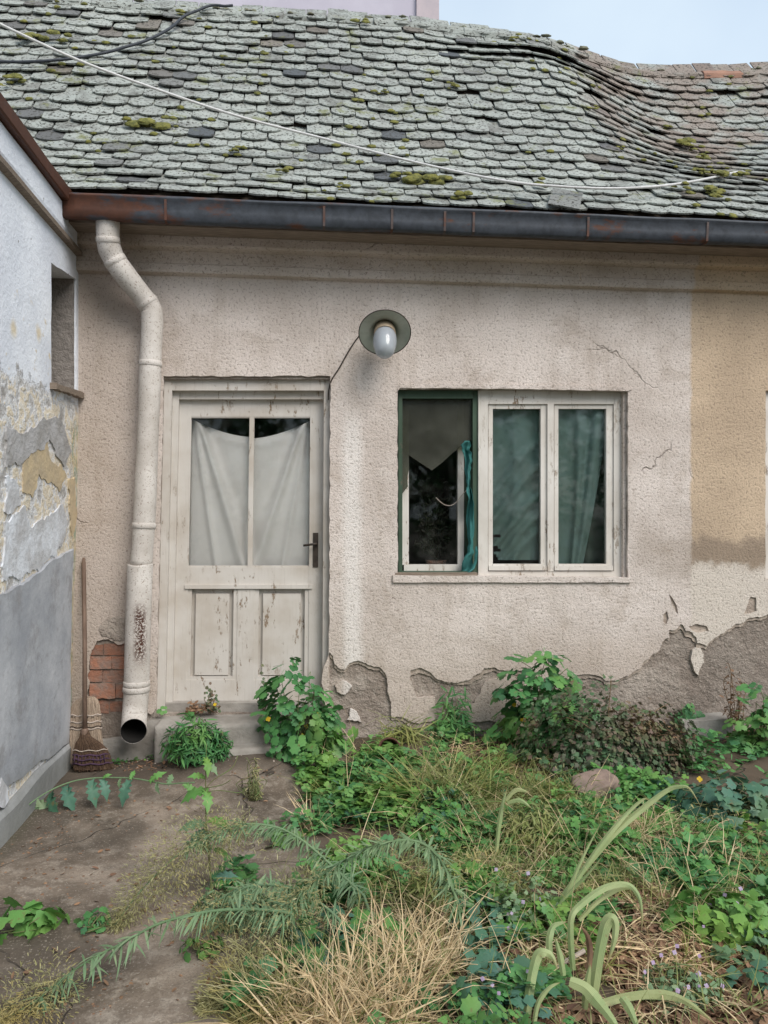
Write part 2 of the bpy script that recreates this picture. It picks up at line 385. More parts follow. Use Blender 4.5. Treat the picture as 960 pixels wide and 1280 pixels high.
def m_leaf(name, cols, transl=.25, rough=.5, vary=1.0):
    t = NT(name); r = t.rand(); st = [(i / max(1, len(cols) - 1), c) for i, c in enumerate(cols)]
    col = t.ramp(r, st); col = t.mix(t.math('MULTIPLY', t.band(t.noise(28, 3), .4, .65), .35), col, tuple(min(1, c * 1.6) for c in cols[0]))
    c0 = cols[len(cols) // 2]; col = t.mix(t.math('MULTIPLY', t.band(t.noise(2.6, 3), .48, .68), .5 * vary), col, (min(1, c0[0] * 2.0 + .02), min(1, c0[1] * 1.35), c0[2] * .9)); col = t.mix(t.math('MULTIPLY', t.band(t.noise(19, 4, .7), .60, .68), .65 * vary), col, (.20, .15, .07))
    return t.fin(col, rough, t.bump(t.noise(90, 3), .25, .003), .35, 0, transl)
def m_glass():
    t = NT('dusty_window_glass'); tr = t.n('BsdfTransparent'); tr.inputs[0].default_value = (.985, .99, .985, 1)
    gl = t.n('BsdfGlossy'); gl.inputs['Roughness'].default_value = .03; gl.inputs['Color'].default_value = (.8, .85, .85, 1)
    fr = t.n('Fresnel'); fr.inputs['IOR'].default_value = 1.34
    m = t.n('MixShader'); t.put(m.inputs[0], fr.outputs[0]); t.t.links.new(tr.outputs[0], m.inputs[1]); t.t.links.new(gl.outputs[0], m.inputs[2])
    df = t.n('BsdfDiffuse'); df.inputs[0].default_value = (.33, .33, .30, 1)
    m2 = t.n('MixShader'); t.put(m2.inputs[0], t.math('MULTIPLY', t.band(t.noise(4, 6, .7), .45, .85), .09))
    t.t.links.new(m.outputs[0], m2.inputs[1]); t.t.links.new(df.outputs[0], m2.inputs[2]); t.t.links.new(m2.outputs[0], t.out.inputs[0]); return t.m
def m_cloth(name, a, b, transl=.3, dirt=.5):
    t = NT(name); wv = t.noise(3, 5, .6); z = t.noise(9, 5, .65)
    col = t.mix(t.band(wv, .35, .65), a, b); col = t.mix(t.math('MULTIPLY', t.band(z, .5, .75), dirt), col, tuple(c * .6 for c in a))
    fib = t.noise(30, 2, .5, t.vec((14, 14, 14)))
    return t.fin(col, .9, t.bump(fib, .2, .002), .1, 0, transl)
def m_rust_metal(name, metal, rustamt):
    t = NT(name); n = t.noise(2.6, 6, .68, t.vec((1.2, 1, 3))); n2 = t.noise(22, 5, .65)
    left = t.math('SUBTRACT', 1.0, t.band(t.math('ADD', t.xyz(0), n), -.9, .3))
    f = t.band(t.math('ADD', n, t.math('SUBTRACT', t.math('MULTIPLY', left, .20), .015)), .56 - rustamt * .1, .66 - rustamt * .1)
    col = t.mix(t.band(n2, .35, .7), metal, tuple(c * .6 for c in metal)); col = t.mix(f, col, t.mix(n2, (.035, .018, .014), (.14, .05, .025)))
    return t.fin(col, .62, t.bump(n2, .3, .004), .4)

M = {}
M['render'] = m_render(); M['substrate'] = m_substrate(); M['tile'] = m_tile(); M['side'] = m_side(); M['cement'] = m_cement(); M['yard'] = m_yard()
M['door'] = m_paint('weathered_cream_door_paint', (.56, .525, .485), (.45, .40, .345), (.32, .275, .225), .50)
M['frame'] = m_paint('flaking_white_window_paint', (.66, .625, .58), (.55, .51, .46), (.33, .28, .22), .58)
M['green'] = m_paint('old_green_paint', (.035, .065, .04), (.05, .085, .055), (.02, .03, .02), .45, (.12, .10, .075))
M['pipe'] = simple('limewashed_pipe', (.60, .57, .53), (.50, .465, .425), 6, .75, .45, .006, 60)
def m_pipe():
    t = NT('paint_flaked_pipe'); n = t.noise(5, 5, .6); g = t.noise(80, 5, .7); gs = t.noise(150, 3, .6)
    col = t.mix(t.band(n, .32, .68), (.64, .60, .56), (.47, .43, .39))
    col = t.mix(t.math('MULTIPLY', t.band(t.noise(3, 5, .7, t.vec((1, 1, .5))), .5, .7), .4), col, (.36, .30, .25))
    col = t.mix(t.math('SUBTRACT', 1.0, t.band(t.math('ADD', t.math('MULTIPLY', g, .6), t.math('MULTIPLY', gs, .4)), .405, .455)), col, (.30, .245, .205))
    p = W(178, 790, -.1); dx = t.math('ABSOLUTE', t.math('SUBTRACT', t.xyz(0), p.x)); dz = t.math('ABSOLUTE', t.math('SUBTRACT', t.xyz(2), p.z))
    mk = t.math('MULTIPLY', t.math('SUBTRACT', 1.0, t.band(dx, .012, .05)), t.math('SUBTRACT', 1.0, t.band(dz, .10, .22)))
    col = t.mix(t.math('MULTIPLY', mk, t.band(g, .46, .5)), col, (.07, .03, .02))
    return t.fin(col, .75, t.bump(g, .45, .006), .3)
M['pipe'] = m_pipe()
M['gutter'] = m_rust_metal('rusting_zinc_gutter', (.055, .063, .078), .12)
M['flash'] = m_rust_metal('rusty_eaves_sheet', (.085, .06, .055), .8)
M['dark_wood'] = simple('grey_timber', (.17, .13, .10), (.26, .21, .165), 5, .85, .5, .004, 20, stretch=(2, 20, 20))
M['brick'] = simple('red_brick', (.36, .17, .11), (.27, .19, .155), 18, .95, .7, .012, 45, obj_var=.55)
M['mortar'] = simple('crumbling_mortar', (.21, .17, .14), (.30, .255, .215), 12, .95, .8, .02, 40)
M['concrete'] = simple('pale_concrete', (.36, .335, .305), (.235, .215, .19), 4, .9, .6, .012, 30)
M['stone'] = simple('reddish_fieldstone', (.27, .195, .16), (.18, .14, .115), 8, .9, .6, .01, 40)
M['glass'] = m_glass()
M['teal'] = m_cloth('teal_curtain_cloth', (.15, .225, .195), (.19, .28, .265), .03, .6)
M['teal_dark'] = m_cloth('dark_teal_curtain_cloth', (.09, .12, .10), (.11, .145, .12), .1, .6)
M['white_cloth'] = m_cloth('yellowed_white_cloth', (.92, .875, .845), (.89, .84, .81), .03, .10)
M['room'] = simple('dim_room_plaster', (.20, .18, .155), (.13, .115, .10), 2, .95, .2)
M['black_iron'] = simple('brown_iron', (.03, .024, .02), (.06, .045, .035), 30, .5, .3, .002)
M['enamel'] = simple('grey_green_enamel', (.44, .46, .40), (.36, .385, .33), 14, .35, .15, .002, spec=.5)
M['cable_black'] = simple('black_cable', (.03, .035, .045), (.05, .055, .065), 30, .6, .1)
M['cable_white'] = simple('grey_white_cable', (.62, .61, .60), (.52, .51, .50), 30, .6, .1)
M['moss'] = simple('yellow_green_moss', (.21, .20, .055), (.10, .105, .035), 30, .95, .9, .01, 90)
M['ridge'] = M['tile']
M['orange'] = simple('fresh_orange_tile', (.34, .19, .135), (.27, .15, .11), 9, .9, .4, .006)
M['far'] = simple('pale_lilac_stucco', (.52, .49, .56), (.47, .44, .51), 1.5, .9, .2)
M['far2'] = simple('pink_grey_stucco', (.50, .43, .45), (.42, .37, .40), 2, .9, .3)
M['broom_brown'] = simple('dark_broom_straw', (.06, .036, .024), (.11, .068, .042), 20, .9, .4, .004, stretch=(8, 8, 1))
M['broom_pale'] = simple('pale_broom_straw', (.40, .315, .24), (.29, .22, .165), 20, .9, .4, .004, stretch=(8, 8, 1))
M['broom_handle'] = simple('worn_wood_handle', (.13, .085, .062), (.20, .135, .10), 8, .7, .3, .003, stretch=(6, 6, .6))
M['cord'] = simple('purple_cord', (.075, .04, .07), (.05, .028, .048), 40, .9, .2)
M['cord_pale'] = simple('pale_twine', (.45, .38, .33), (.36, .30, .25), 40, .9, .2)
M['l_green'] = m_leaf('green_lobed_leaf', [(0.043, 0.146, 0.049), (0.073, 0.220, 0.067), (0.122, 0.305, 0.091), (0.067, 0.195, 0.091)])
M['l_bright'] = m_leaf('fresh_green_leaf', [(0.090, 0.228, 0.054), (0.120, 0.288, 0.072), (0.168, 0.336, 0.096)])
M['l_blue'] = m_leaf('blue_green_leaf', [(0.057, 0.144, 0.086), (0.086, 0.196, 0.144), (0.069, 0.172, 0.092), (0.115, 0.230, 0.190)])
M['l_olive'] = m_leaf('olive_grass', [(0.168, 0.202, 0.062), (0.269, 0.280, 0.101), (0.123, 0.190, 0.056), (0.426, 0.381, 0.190)], .2, .6)
M['l_straw'] = m_leaf('dry_straw', [(0.560, 0.426, 0.246), (0.672, 0.538, 0.336), (0.403, 0.291, 0.157), (0.739, 0.616, 0.414)], .15, .6, .15)
M['l_dead'] = m_leaf('dead_brown_leaf', [(0.125, 0.073, 0.044), (0.213, 0.125, 0.075), (0.300, 0.188, 0.112), (0.163, 0.088, 0.062)], .1, .8, .15)
M['l_horse'] = m_leaf('grey_green_narrow_leaf', [(.13, .22, .11), (.20, .30, .16), (.16, .26, .145), (.27, .355, .20)], .25, .55, .25)
M['l_seed'] = m_leaf('olive_seed_heads', [(.27, .25, .11), (.36, .34, .17), (.20, .21, .08), (.44, .41, .25)], .2, .8)
M['l_iris'] = m_leaf('pale_strap_leaf', [(.32, .42, .21), (.38, .47, .26), (.26, .38, .17)], .2, .42)
def m_strap(name, ca, cb):
    t = NT(name); a = t.n('Attribute'); a.attribute_name = 'tint'; u = t.n('Attribute'); u.attribute_name = 'across'
    col = t.mix(t.band(t.noise(9, 4, .6), .35, .65), ca, cb); vein = t.math('SINE', t.math('MULTIPLY', u.outputs['Fac'], 26.0))
    col = t.mix(t.math('MULTIPLY', t.band(vein, .2, 1.0), .28), col, tuple(c * .62 for c in cb))
    tip = t.band(t.math('ADD', a.outputs['Fac'], t.math('MULTIPLY', t.math('SUBTRACT', t.noise(30, 4, .7), .5), .3)), .80, .97)
    col = t.mix(t.math('MULTIPLY', tip, .85), col, (.36, .27, .13)); col = t.mix(t.math('MULTIPLY', t.band(t.noise(40, 4, .7), .62, .68), .6), col, (.34, .27, .14))
    return t.fin(col, .45, t.bump(vein, .25, .002), .4, 0, .25)
M['l_iris_y'] = m_leaf('yellowing_strap_leaf', [(.36, .38, .16), (.30, .34, .13)], .2, .45)
M['l_brownherb'] = m_leaf('purple_brown_herb_leaf', [(0.055, 0.110, 0.050), (0.094, 0.138, 0.066), (0.121, 0.094, 0.066), (0.143, 0.105, 0.088), (0.066, 0.143, 0.061), (0.083, 0.165, 0.077), (0.165, 0.132, 0.110)], .2, .6)
M['l_iris'] = m_strap('veined_strap_leaf', (.42, .48, .23), (.31, .41, .18)); M['l_iris_y'] = m_strap('yellowing_veined_strap_leaf', (.42, .45, .22), (.33, .38, .16))
M['stem'] = simple('green_stem', (.12, .17, .06), (.15, .14, .07), 20, .7, .2)
M['stem_brown'] = simple('brown_stem', (.16, .10, .055), (.23, .15, .085), 20, .8, .2)
M['yellow'] = simple('yellow_petal', (.72, .52, .03), (.62, .40, .02), 40, .6, .1, transl=.2)
M['mauve'] = simple('mauve_petal', (.40, .28, .45), (.48, .40, .54), 40, .7, .1, transl=.2)
M['scratch'] = simple('sandy_scratch_coat', (.46, .385, .32), (.33, .27, .225), 12, .95, .9, .014, 50)
# ------------------------------------------------------------------ THE COTTAGE
house = empty('cottage', (0, 0, 0), 'old single storey cottage with pinkish roughcast front and sagging lichened tile roof', 'house')
def lean(px): return min(0.0, -9 + 7 * (px - 210) / 200)
def qx(px, py): return px + lean(px) * (py - 480) / 400
def q2(x0, y0, x1, y1, dep):
    return [(p.x, p.z) for p in (W(qx(x0, y1), y1, dep), W(qx(x1, y1), y1, dep), W(qx(x1, y0), y0, dep), W(qx(x0, y0), y0, dep))]
def part(name, bm, mat, parent, bevel=.003, smooth=False):
    return link(name, bm_mesh(bm, name, bevel, smooth), mat, parent)
def quads(specs):                        # specs: (x0,y0,x1,y1,front,back) in survey pixels at the front depth
    bm = bmesh.new()
    for x0, y0, x1, y1, a, b in specs: prism(bm, q2(x0, y0, x1, y1, a), a, b)
    return bm
XL, XR = -1.62, 6.2
door_open = q2(204, 470, 413, 893, 0)
win_open = [(p[0], p[1]) for p in pxq(497, 486, 785, 724, 0)]
win2_x0 = W(957, 600).x
win2_open = [(win2_x0, W(957, 724).z), (win2_x0 + 1.5, W(957, 724).z), (win2_x0 + 1.5, W(957, 488).z), (win2_x0, W(957, 488).z)]
core = [(XL, -.35), (XR, -.35), (XR, 3.32), (XL, 3.32)]
part('wall', wall_plate([core, door_open, win_open, win2_open], .021, .42), M['substrate'], house, 0)
# roughcast coat with its broken lower edge
lowL = [(98, 935), (107, 925), (110, 872), (109, 846), (113, 818), (121, 801), (136, 799), (147, 806), (157, 803), (164, 812), (166, 870), (190, 893)]
lowM = [(412, 893), (412, 815), (417, 825), (422, 834), (431, 837), (440, 828), (447, 826), (460, 831), (475, 834), (481, 841), (487, 872), (490, 897), (545, 899), (544, 872), (522, 872), (517, 860), (513, 838), (531, 837), (550, 850), (560, 853), (577, 852),
        (592, 845), (605, 835), (620, 835), (640, 839), (700, 848), (757, 851), (770, 851), (780, 846), (795, 838), (807, 825), (817, 817), (825, 812), (828, 802), (837, 797), (836, 788), (846, 786), (852, 780), (857, 788), (866, 791), (872, 804), (884, 808), (898, 795), (912, 786), (930, 778), (945, 771), (962, 767)]
outl = [(XL, -.2)] + pxpoly(lowL, 0)
outl_r = frac(outl, .13, 4, 1, closed=False)
left_edge = [door_open[0]] ; dl = [(p[0], p[1]) for p in door_open]
mid_r = frac(pxpoly(lowM, 0), .14, 3, 2, closed=False)
right_r = rough([mid_r[-1], (4.0, .88), (4.6, .70), (5.3, .80), (XR, .7)], .012, .05, 3, closed=False)[1:]
top = [(XR, 3.30), (XL, 3.30)]
door_top = rough([dl[0], dl[3], dl[2], (dl[1][0], mid_r[0][1])], .004, .035, 4, closed=False)
coat = outl_r + door_top[1:-1] + mid_r + right_r + top
coat_w = rough(win_open, .0035, .04, 5); coat_w2 = rough(win2_open, .003, .05, 6)
holes = [coat_w, coat_w2, rough(pxpoly([(861, 783), (872, 780), (884, 783), (886, 789), (874, 791), (865, 788)], 0), .003, .02, 8),
         rough(pxpoly([(829, 768), (834, 764), (836, 773), (833, 781), (829, 777)], 0), .003, .02, 9),
         rough(pxpoly([(836, 742), (841, 748), (846, 757), (848, 768), (844, 764), (839, 752)], 0), .002, .02, 10),
         rough(pxpoly([(930, 768), (938, 746), (945, 747), (946, 764), (938, 767)], 0), .003, .02, 10)]
sh = random.Random(5); under = [(p[0], p[1] - (.012 + .035 * max(0, noise.noise((p[0] * 5, 0, 3)) + .35)) * (1 if 0 < i < len(mid_r) - 1 else 0)) for i, p in enumerate(mid_r)]
und = frac(under, .22, 1, 99, closed=False) + [(W(962, 700).x, 1.05), (W(412, 700).x, 1.05)]
part('scratch_coat', wall_plate([und], .0115, .0225), M['scratch'], house, 0)
part('render_coat', wall_plate([coat] + holes, 0, .026), M['render'], house, 0)
for k, pl in enumerate([[(419, 856), (430, 851), (440, 858), (432, 868), (421, 865)], [(434, 900), (438, 886), (446, 890), (452, 903)],
                        [(560, 905), (566, 883), (582, 886), (600, 868), (612, 850), (634, 843), (660, 846), (664, 905)], [(868, 838), (866, 812), (876, 810), (880, 828), (874, 846)],
                        [(124, 783), (137, 771), (157, 773), (157, 799), (140, 798), (128, 795)]]):
    bm = wall_plate([frac(pxpoly(pl, 0), .14, 3, 20 + k)], .002 if k < 4 else -.006, .022)
    part('plaster_patch', bm, M['render'] if k != 4 else M['substrate'], house, 0)
# exposed bricks in the corner beside the downpipe
for (a, b, c, d, yy) in [(110, 806, 129, 819, .010), (130, 805, 160, 819, .012), (112, 821, 139, 836, .002), (140, 821, 162, 836, .008), (110, 838, 128, 852, .008), (129, 838, 162, 853, .016), (112, 855, 144, 873, -.006), (145, 855, 163, 872, .004), (111, 876, 136, 892, .014), (137, 876, 160, 890, .016)]:
    bm = bmesh.new(); r = rough(pxpoly([(a, d), (c, d), (c, b), (a, b)], yy), .004, .035, a * 7 + b)
    bm.free(); bm = wall_plate([r], yy, .06)
    o = part('brick', bm, M['brick'], house, 0)
part('mortar_bed', wall_plate([pxpoly([(104, 930), (165, 930), (165, 800), (104, 800)], .018)], .018, .03), M['mortar'], house, 0)
# cornice: two fasciae run in plaster, a little uneven
def run(name, profile, mat, parent, x0=XL, x1=XR, step=.12, amp=.004, seed=0, close=True, smooth=False):
    n = int((x1 - x0) / step) + 1; bm = bmesh.new(); rows = []
    for i in range(n + 1):
        x = x0 + (x1 - x0) * i / n
        rows.append([bm.verts.new((x, y + amp * noise.noise((x * 2.3, seed, j * .4)), z + amp * 1.2 * noise.noise((x * 2.1, seed + 5, j * .4)))) for j, (y, z) in enumerate(profile)])
    m = len(profile)
    for i in range(n):
        for j in range(m if close else m - 1):
            bm.faces.new((rows[i][j], rows[i + 1][j], rows[i + 1][(j + 1) % m], rows[i][(j + 1) % m]))
    if close: bm.faces.new(rows[0]); bm.faces.new(rows[-1][::-1])
    return link(name, bm_mesh(bm, name, 0, smooth), mat, parent)
run('cornice', [(.004, 2.925), (-.042, 2.935), (-.048, 2.95), (-.048, 2.985), (-.040, 2.992), (-.040, 3.062), (-.098, 3.072), (-.104, 3.085), (-.104, 3.16), (.004, 3.16)], M['render'], house, seed=1)
run('soffit', [(-.36, 3.105), (-.36, 3.125), (.0, 3.165), (.0, 3.180)][::-1] and [(-.272, 3.128), (-.1045, 3.133), (-.1045, 3.153), (-.272, 3.215)], M['dark_wood'], house, seed=2, amp=.002)
# interior: one dim room behind door and window
def box_room(x0, x1, y0, y1, z0, z1):
    bm = bmesh.new(); t = .06
    bxyz(bm, x0, x1, y1, y1 + t, z0, z1); bxyz(bm, x0 - t, x0, y0, y1 + t, z0, z1); bxyz(bm, x1, x1 + t, y0, y1 + t, z0, z1)
    bxyz(bm, x0 - t, x1 + t, y0, y1 + t, z0 - t, z0); bxyz(bm, x0 - t, x1 + t, y0, y1 + t, z1, z1 + t); return bm
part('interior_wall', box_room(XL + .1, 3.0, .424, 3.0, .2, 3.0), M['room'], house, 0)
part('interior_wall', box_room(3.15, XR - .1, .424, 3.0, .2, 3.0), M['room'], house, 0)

# ---- door
df = quads([(204, 474, 215, 892, .040, .20), (405, 474, 413.5, 892, .052, .20), (215, 474, 405, 488, .046, .20),
            (215, 488, 224, 892, .085, .20), (224, 488, 405, 499, .090, .20)])
part('door_frame', df, M['door'], house, .005)
part('lintel_board', quads([(203, 469, 414, 474, .018, .2)]), M['substrate'], house, .003)
part('threshold', quads([(216, 879, 405, 892, .06, .26)]), M['concrete'], house, .006)
DL = .125
door = part('door', quads([(224.5, 499.5, 240, 878, DL, DL + .045), (388, 499.5, 404.5, 878, DL, DL + .045), (240, 499.5, 388, 521, DL + .002, DL + .043),
            (240, 709, 388, 732, DL + .002, DL + .043), (240, 850, 388, 878, DL + .002, DL + .043), (301, 732, 322, 850, DL + .002, DL + .043)]), M['door'], house, .004)
for x0, x1 in ((240, 301), (322, 388)):
    bm = quads([(x0, 732, x1, 850, DL + .036, DL + .042), (x0 + 10, 742, x1 - 10, 844, DL + .012, DL + .038)])
    for a in ((x0, 732, x0 + 5, 850), (x1 - 5, 732, x1, 850), (x0 + 5, 732, x1 - 5, 736.5), (x0 + 5, 845.5, x1 - 5, 850)):
        prism(bm, q2(*a, DL + .006), DL + .006, DL + .038)
    part('door_panel', bm, M['door'], door, .003)
part('weather_moulding', quads([(236, 731, 392, 736, DL - .010, DL + .002)]), M['door'], door, .003)
part('glazing_bar', quads([(312.5, 521, 318.5, 709, DL + .003, DL + .035)]), M['door'], door, .003)
for x0, x1 in ((240, 312.5), (318.5, 388)):
    part('pane', quads([(x0, 521, x1, 709, DL + .020, DL + .024)]), M['glass'], door, 0)
    for q_ in ((x0, 707, x1, 709, DL + .006, DL + .02), (x0, 521, x1, 522.5, DL + .006, DL + .02)): part('glazing_bead', quads([q_]), M['door'], door, .001)
hb = quads([(392.5, 666, 399, 709, DL - .006, DL + .001)])
mb = MB(); a = W(395.5, 680, DL - .006); b = W(395.5, 680, DL - .045)
mb.tube([a, b, b + Vector((-.012, -.004, 0)), W(379, 682, DL - .05)], [.009, .009, .008, .007], 8)
key = W(395.5, 697, DL - .006)
bmh = bmesh.new(); bmh.from_mesh(mb.mesh('t'))
me = bm_mesh(hb, 'door_handle', .001)
bmh.from_mesh(me); me2 = bpy.data.meshes.new('door_handle'); bmh.to_mesh(me2); bmh.free()
link('door_handle', me2, M['black_iron'], door)
def worn_box(name, x0, x1, y0, y1, z0, z1, mat, parent, amp=.012, seed=0):
    bm = bmesh.new(); bxyz(bm, x0, x1, y0, y1, z0, z1); bmesh.ops.bevel(bm, geom=bm.edges[:], offset=.02, segments=2, affect='EDGES', profile=.5)
    for _ in range(4):
        bmesh.ops.subdivide_edges(bm, edges=[e for e in bm.edges if e.calc_length() > .035], cuts=1, use_grid_fill=True)
    bmesh.ops.triangulate(bm, faces=bm.faces[:])
    for v in bm.verts:
        p = v.co; k = noise.noise((p.x * 5, p.y * 7, p.z * 7 + seed)) + .6 * noise.noise((p.x * 17, p.y * 17, p.z * 17 + seed)); edge = 1.0 if (abs(p.z - z1) < .03 and abs(p.y - y0) < .03) else .45
        v.co += Vector((0, .5, -.8)) * amp * edge * (k + .2)
    return part(name, bm, mat, parent, 0, True)
# doorstep in front of the door
bm = bmesh.new(); g = [(-1.10, .0), (.20, .0)]
worn_box('doorstep', W(196, 900, -.1).x, W(424, 900, -.25).x, -.20, .058, .02, .262, M['concrete'], house, .016, 1)
worn_box('doorstep', W(235, 940, -.4).x, W(420, 940, -.4).x, -.31, -.17, .0, .148, M['concrete'], house, .014, 5)
part('plinth', wall_plate([rough([(W(108, 900).x, -.1), (W(207, 900).x, -.1), (W(207, 893).x, .262), (W(186, 893).x, .25), (W(180, 893).x, .15), (W(108, 905).x, .14)], .004, .05, 31)], -.045, .01), M['concrete'], house, .008)

# ---- window with an outer sash gone on its left side
FY = .062
win = part('window', quads([(598, 487, 610, 722, FY - .006, .17), (610, 487, 768, 505, FY, .17), (767.5, 487, 779, 722, FY, .17), (610, 714, 767.5, 722, FY, .17), (684.5, 505, 692.5, 714, FY - .004, .13)]), M['frame'], house, .004)
part('window_reveal', quads([(779, 486, 786, 722, .03, .09)]), M['render'], win, .006)
part('green_frame', quads([(498, 487, 503, 718, .05, .20), (503, 487, 591, 498, .055, .20), (591, 487, 597.5, 718, .07, .20), (503, 714.5, 591, 718, .05, .20)]), M['green'], win, .003)
part('sash', quads([(502, 498, 511, 706, .150, .19), (572.5, 498, 580, 706, .150, .19), (511, 498, 572.5, 503, .152, .19), (505, 706, 580, 714.4, .120, .19)]), M['frame'], win, .003)
part('pane', quads([(511, 503, 572.5, 706, .170, .174)]), M['glass'], win, 0)
part('mounting_strip', quads([(580.4, 498, 591, 714, .165, .19)]), M['green'], win, .002)
for x0, x1, g0, g1 in ((610.5, 684, 616, 676), (693, 767, 698, 758)):
    s = part('sash', quads([(x0, 505.5, g0, 713.5, FY + .012, FY + .05), (g1, 505.5, x1, 713.5, FY + .012, FY + .05), (g0, 505.5, g1, 511, FY + .014, FY + .048), (g0, 705, g1, 713.5, FY + .008, FY + .048)]), M['frame'], win, .003)
    part('pane', quads([(g0, 511, g1, 705, FY + .030, FY + .034)]), M['glass'], win, 0)
    part('weather_bar', quads([(x0 + .5, 707.5, x1 - .5, 713, FY - .012, FY + .0075)]), M['frame'], win, .002)
part('window_sill', wall_plate([rough(pxpoly([(491, 728), (789, 728), (789, 722), (491, 719)], -.012), .002, .05, 41)], -.016, .06), M['render'], house, .004)
part('window_sill', quads([(494, 716, 597, 722, -.004, .12)]), M['dark_wood'], win, .003)
part('window_head', wall_plate([rough(pxpoly([(497, 489), (500, 485), (640, 486), (784, 489), (790, 487), (780, 483), (560, 480), (499, 480)], -.003), .002, .04, 42)], -.008, .03), M['render'], house, .002)
t = NT('grimy_broken_glass'); tr = t.n('BsdfTransparent'); tr.inputs[0].default_value = (.52, .54, .45, 1); df_ = t.n('BsdfPrincipled'); df_.inputs['Base Color'].default_value = (.085, .085, .068, 1); df_.inputs['Roughness'].default_value = .25
mx = t.n('MixShader'); t.put(mx.inputs[0], t.math('ADD', .30, t.math('MULTIPLY', t.band(t.noise(3, 5, .65), .3, .7), .35))); t.t.links.new(tr.outputs[0], mx.inputs[1]); t.t.links.new(df_.outputs[0], mx.inputs[2]); t.t.links.new(mx.outputs[0], t.out.inputs[0])
M['grime'] = t.m
part('broken_pane', wall_plate([pxpoly([(503, 498), (591, 498), (591, 549), (577, 558), (566, 566), (553, 578), (540, 588), (526, 579), (511, 569), (511.5, 585), (509, 598), (510, 608), (503, 617)], .10)], .100, .103), M['grime'], win, 0)
# the next window along, only its edge in view
x0, x1, z0, z1 = win2_x0, win2_x0 + 1.5, win2_open[0][1], win2_open[2][1]
bm = bmesh.new(); xm = (x0 + x1) / 2
for a in ((x0 + .002, x0 + .07, z0, z1), (x1 - .07, x1 - .002, z0, z1), (x0 + .07, x1 - .07, z0, z0 + .06), (x0 + .07, x1 - .07, z1 - .08, z1), (xm - .04, xm + .04, z0 + .06, z1 - .08)): bxyz(bm, a[0], a[1], .03, .15, a[2], a[3])
win2 = part('window', bm, M['frame'], house, .005)
for a, b in ((x0 + .07, xm - .04), (xm + .04, x1 - .07)):
    bm = bmesh.new(); bxyz(bm, a + .001, b - .001, .09, .094, z0 + .061, z1 - .081); part('pane', bm, M['glass'], win2, 0)

# ---- gutter
run('gutter', [(-.275, 3.245), (-.275, 3.17), (-.290, 3.140), (-.325, 3.120), (-.368, 3.113), (-.384, 3.122), (-.389, 3.17), (-.392, 3.225), (-.402, 3.232), (-.404, 3.243), (-.394, 3.250), (-.384, 3.243), (-.380, 3.19), (-.374, 3.130), (-.362, 3.121), (-.328, 3.128), (-.298, 3.145), (-.283, 3.172), (-.283, 3.245)],
    M['gutter'], house, x0=-1.335, step=.10, amp=.005, seed=7, smooth=True)
gut = bpy.data.objects['gutter']
for px in (207, 405, 490, 556, 592, 735, 884):
    x = W(px, 262, -.39).x; bm = bmesh.new()
    pr = [(-.274, 3.235), (-.274, 3.17), (-.288, 3.137), (-.323, 3.116), (-.370, 3.109), (-.389, 3.119), (-.395, 3.17), (-.400, 3.228)]
    pr2 = [(y * 1.0 + .004, z + .004) for y, z in pr[::-1]]
    L_ = pr + pr2; a = [bm.verts.new((x - .007, y, z)) for y, z in L_]; b = [bm.verts.new((x + .007, y, z)) for y, z in L_]
    for i in range(len(L_)):
        j = (i + 1) % len(L_); bm.faces.new((a[i], b[i], b[j], a[j]))
    part('gutter_joint', bm, M['flash'], gut, 0)

# ---- downpipe
py_ = -.105
def DPp(px, py, y=None): return W(px, py, py_ if y is None else y)
cl = [W(135, 268, -.30), W(135, 300, -.28), W(139, 316, -.25), W(150, 335, -.22), W(178, 371, -.13), W(187, 383, -.112), W(190.5, 398, py_), W(188, 455, py_), W(185, 540, py_), W(180, 657, py_), W(176.5, 706, py_)]
def smooth_path(p, k=4):
    o = []
    for i in range(len(p) - 1):
        a, b, c, d = p[max(0, i - 1)], p[i], p[i + 1], p[min(len(p) - 1, i + 2)]
        for j in range(k):
            t = j / k; o.append(.5 * ((2 * b) + (c - a) * t + (2 * a - 5 * b + 4 * c - d) * t * t + (-a + 3 * b - 3 * c + d) * t ** 3))
    o.append(Vector(p[-1])); return o
mb = MB(); pp = smooth_path(cl, 5); mb.tube(pp, [.063 + .0015 * math.sin(i * .9) for i in range(len(pp))], 24)
dp = link('downpipe', mb.mesh('downpipe'), M['pipe'], house)
mb = MB(); mb.tube(smooth_path([W(175.5, 709, py_), W(175, 713, py_), W(172.5, 790, py_), W(170.5, 868, py_)], 6), [.066, .071, .0725, .0725, .0725, .073, .073, .0725, .0725, .072, .073, .073, .0725, .073, .073, .073, .073, .073, .072], 24, cap=False)
link('pipe_foot', mb.mesh('pipe_foot'), M['pipe'], dp)
mb = MB()
el = smooth_path([W(170.5, 866, py_), W(169, 884, py_ - .005), W(168, 899, -.135), W(167.5, 909, -.195), W(167, 914, -.255)], 4)
mb.tube(el, .072, 24, cap=False); pass
link('outlet_elbow', mb.mesh('outlet_elbow'), M['pipe'], dp)
t = NT('painted_pipe_shade'); M['pipe_shade'] = t.fin((.012, .011, .010), .9)
mb = MB(); mb.tube(el[2:][::-1], .0650, 24, cap=True); 
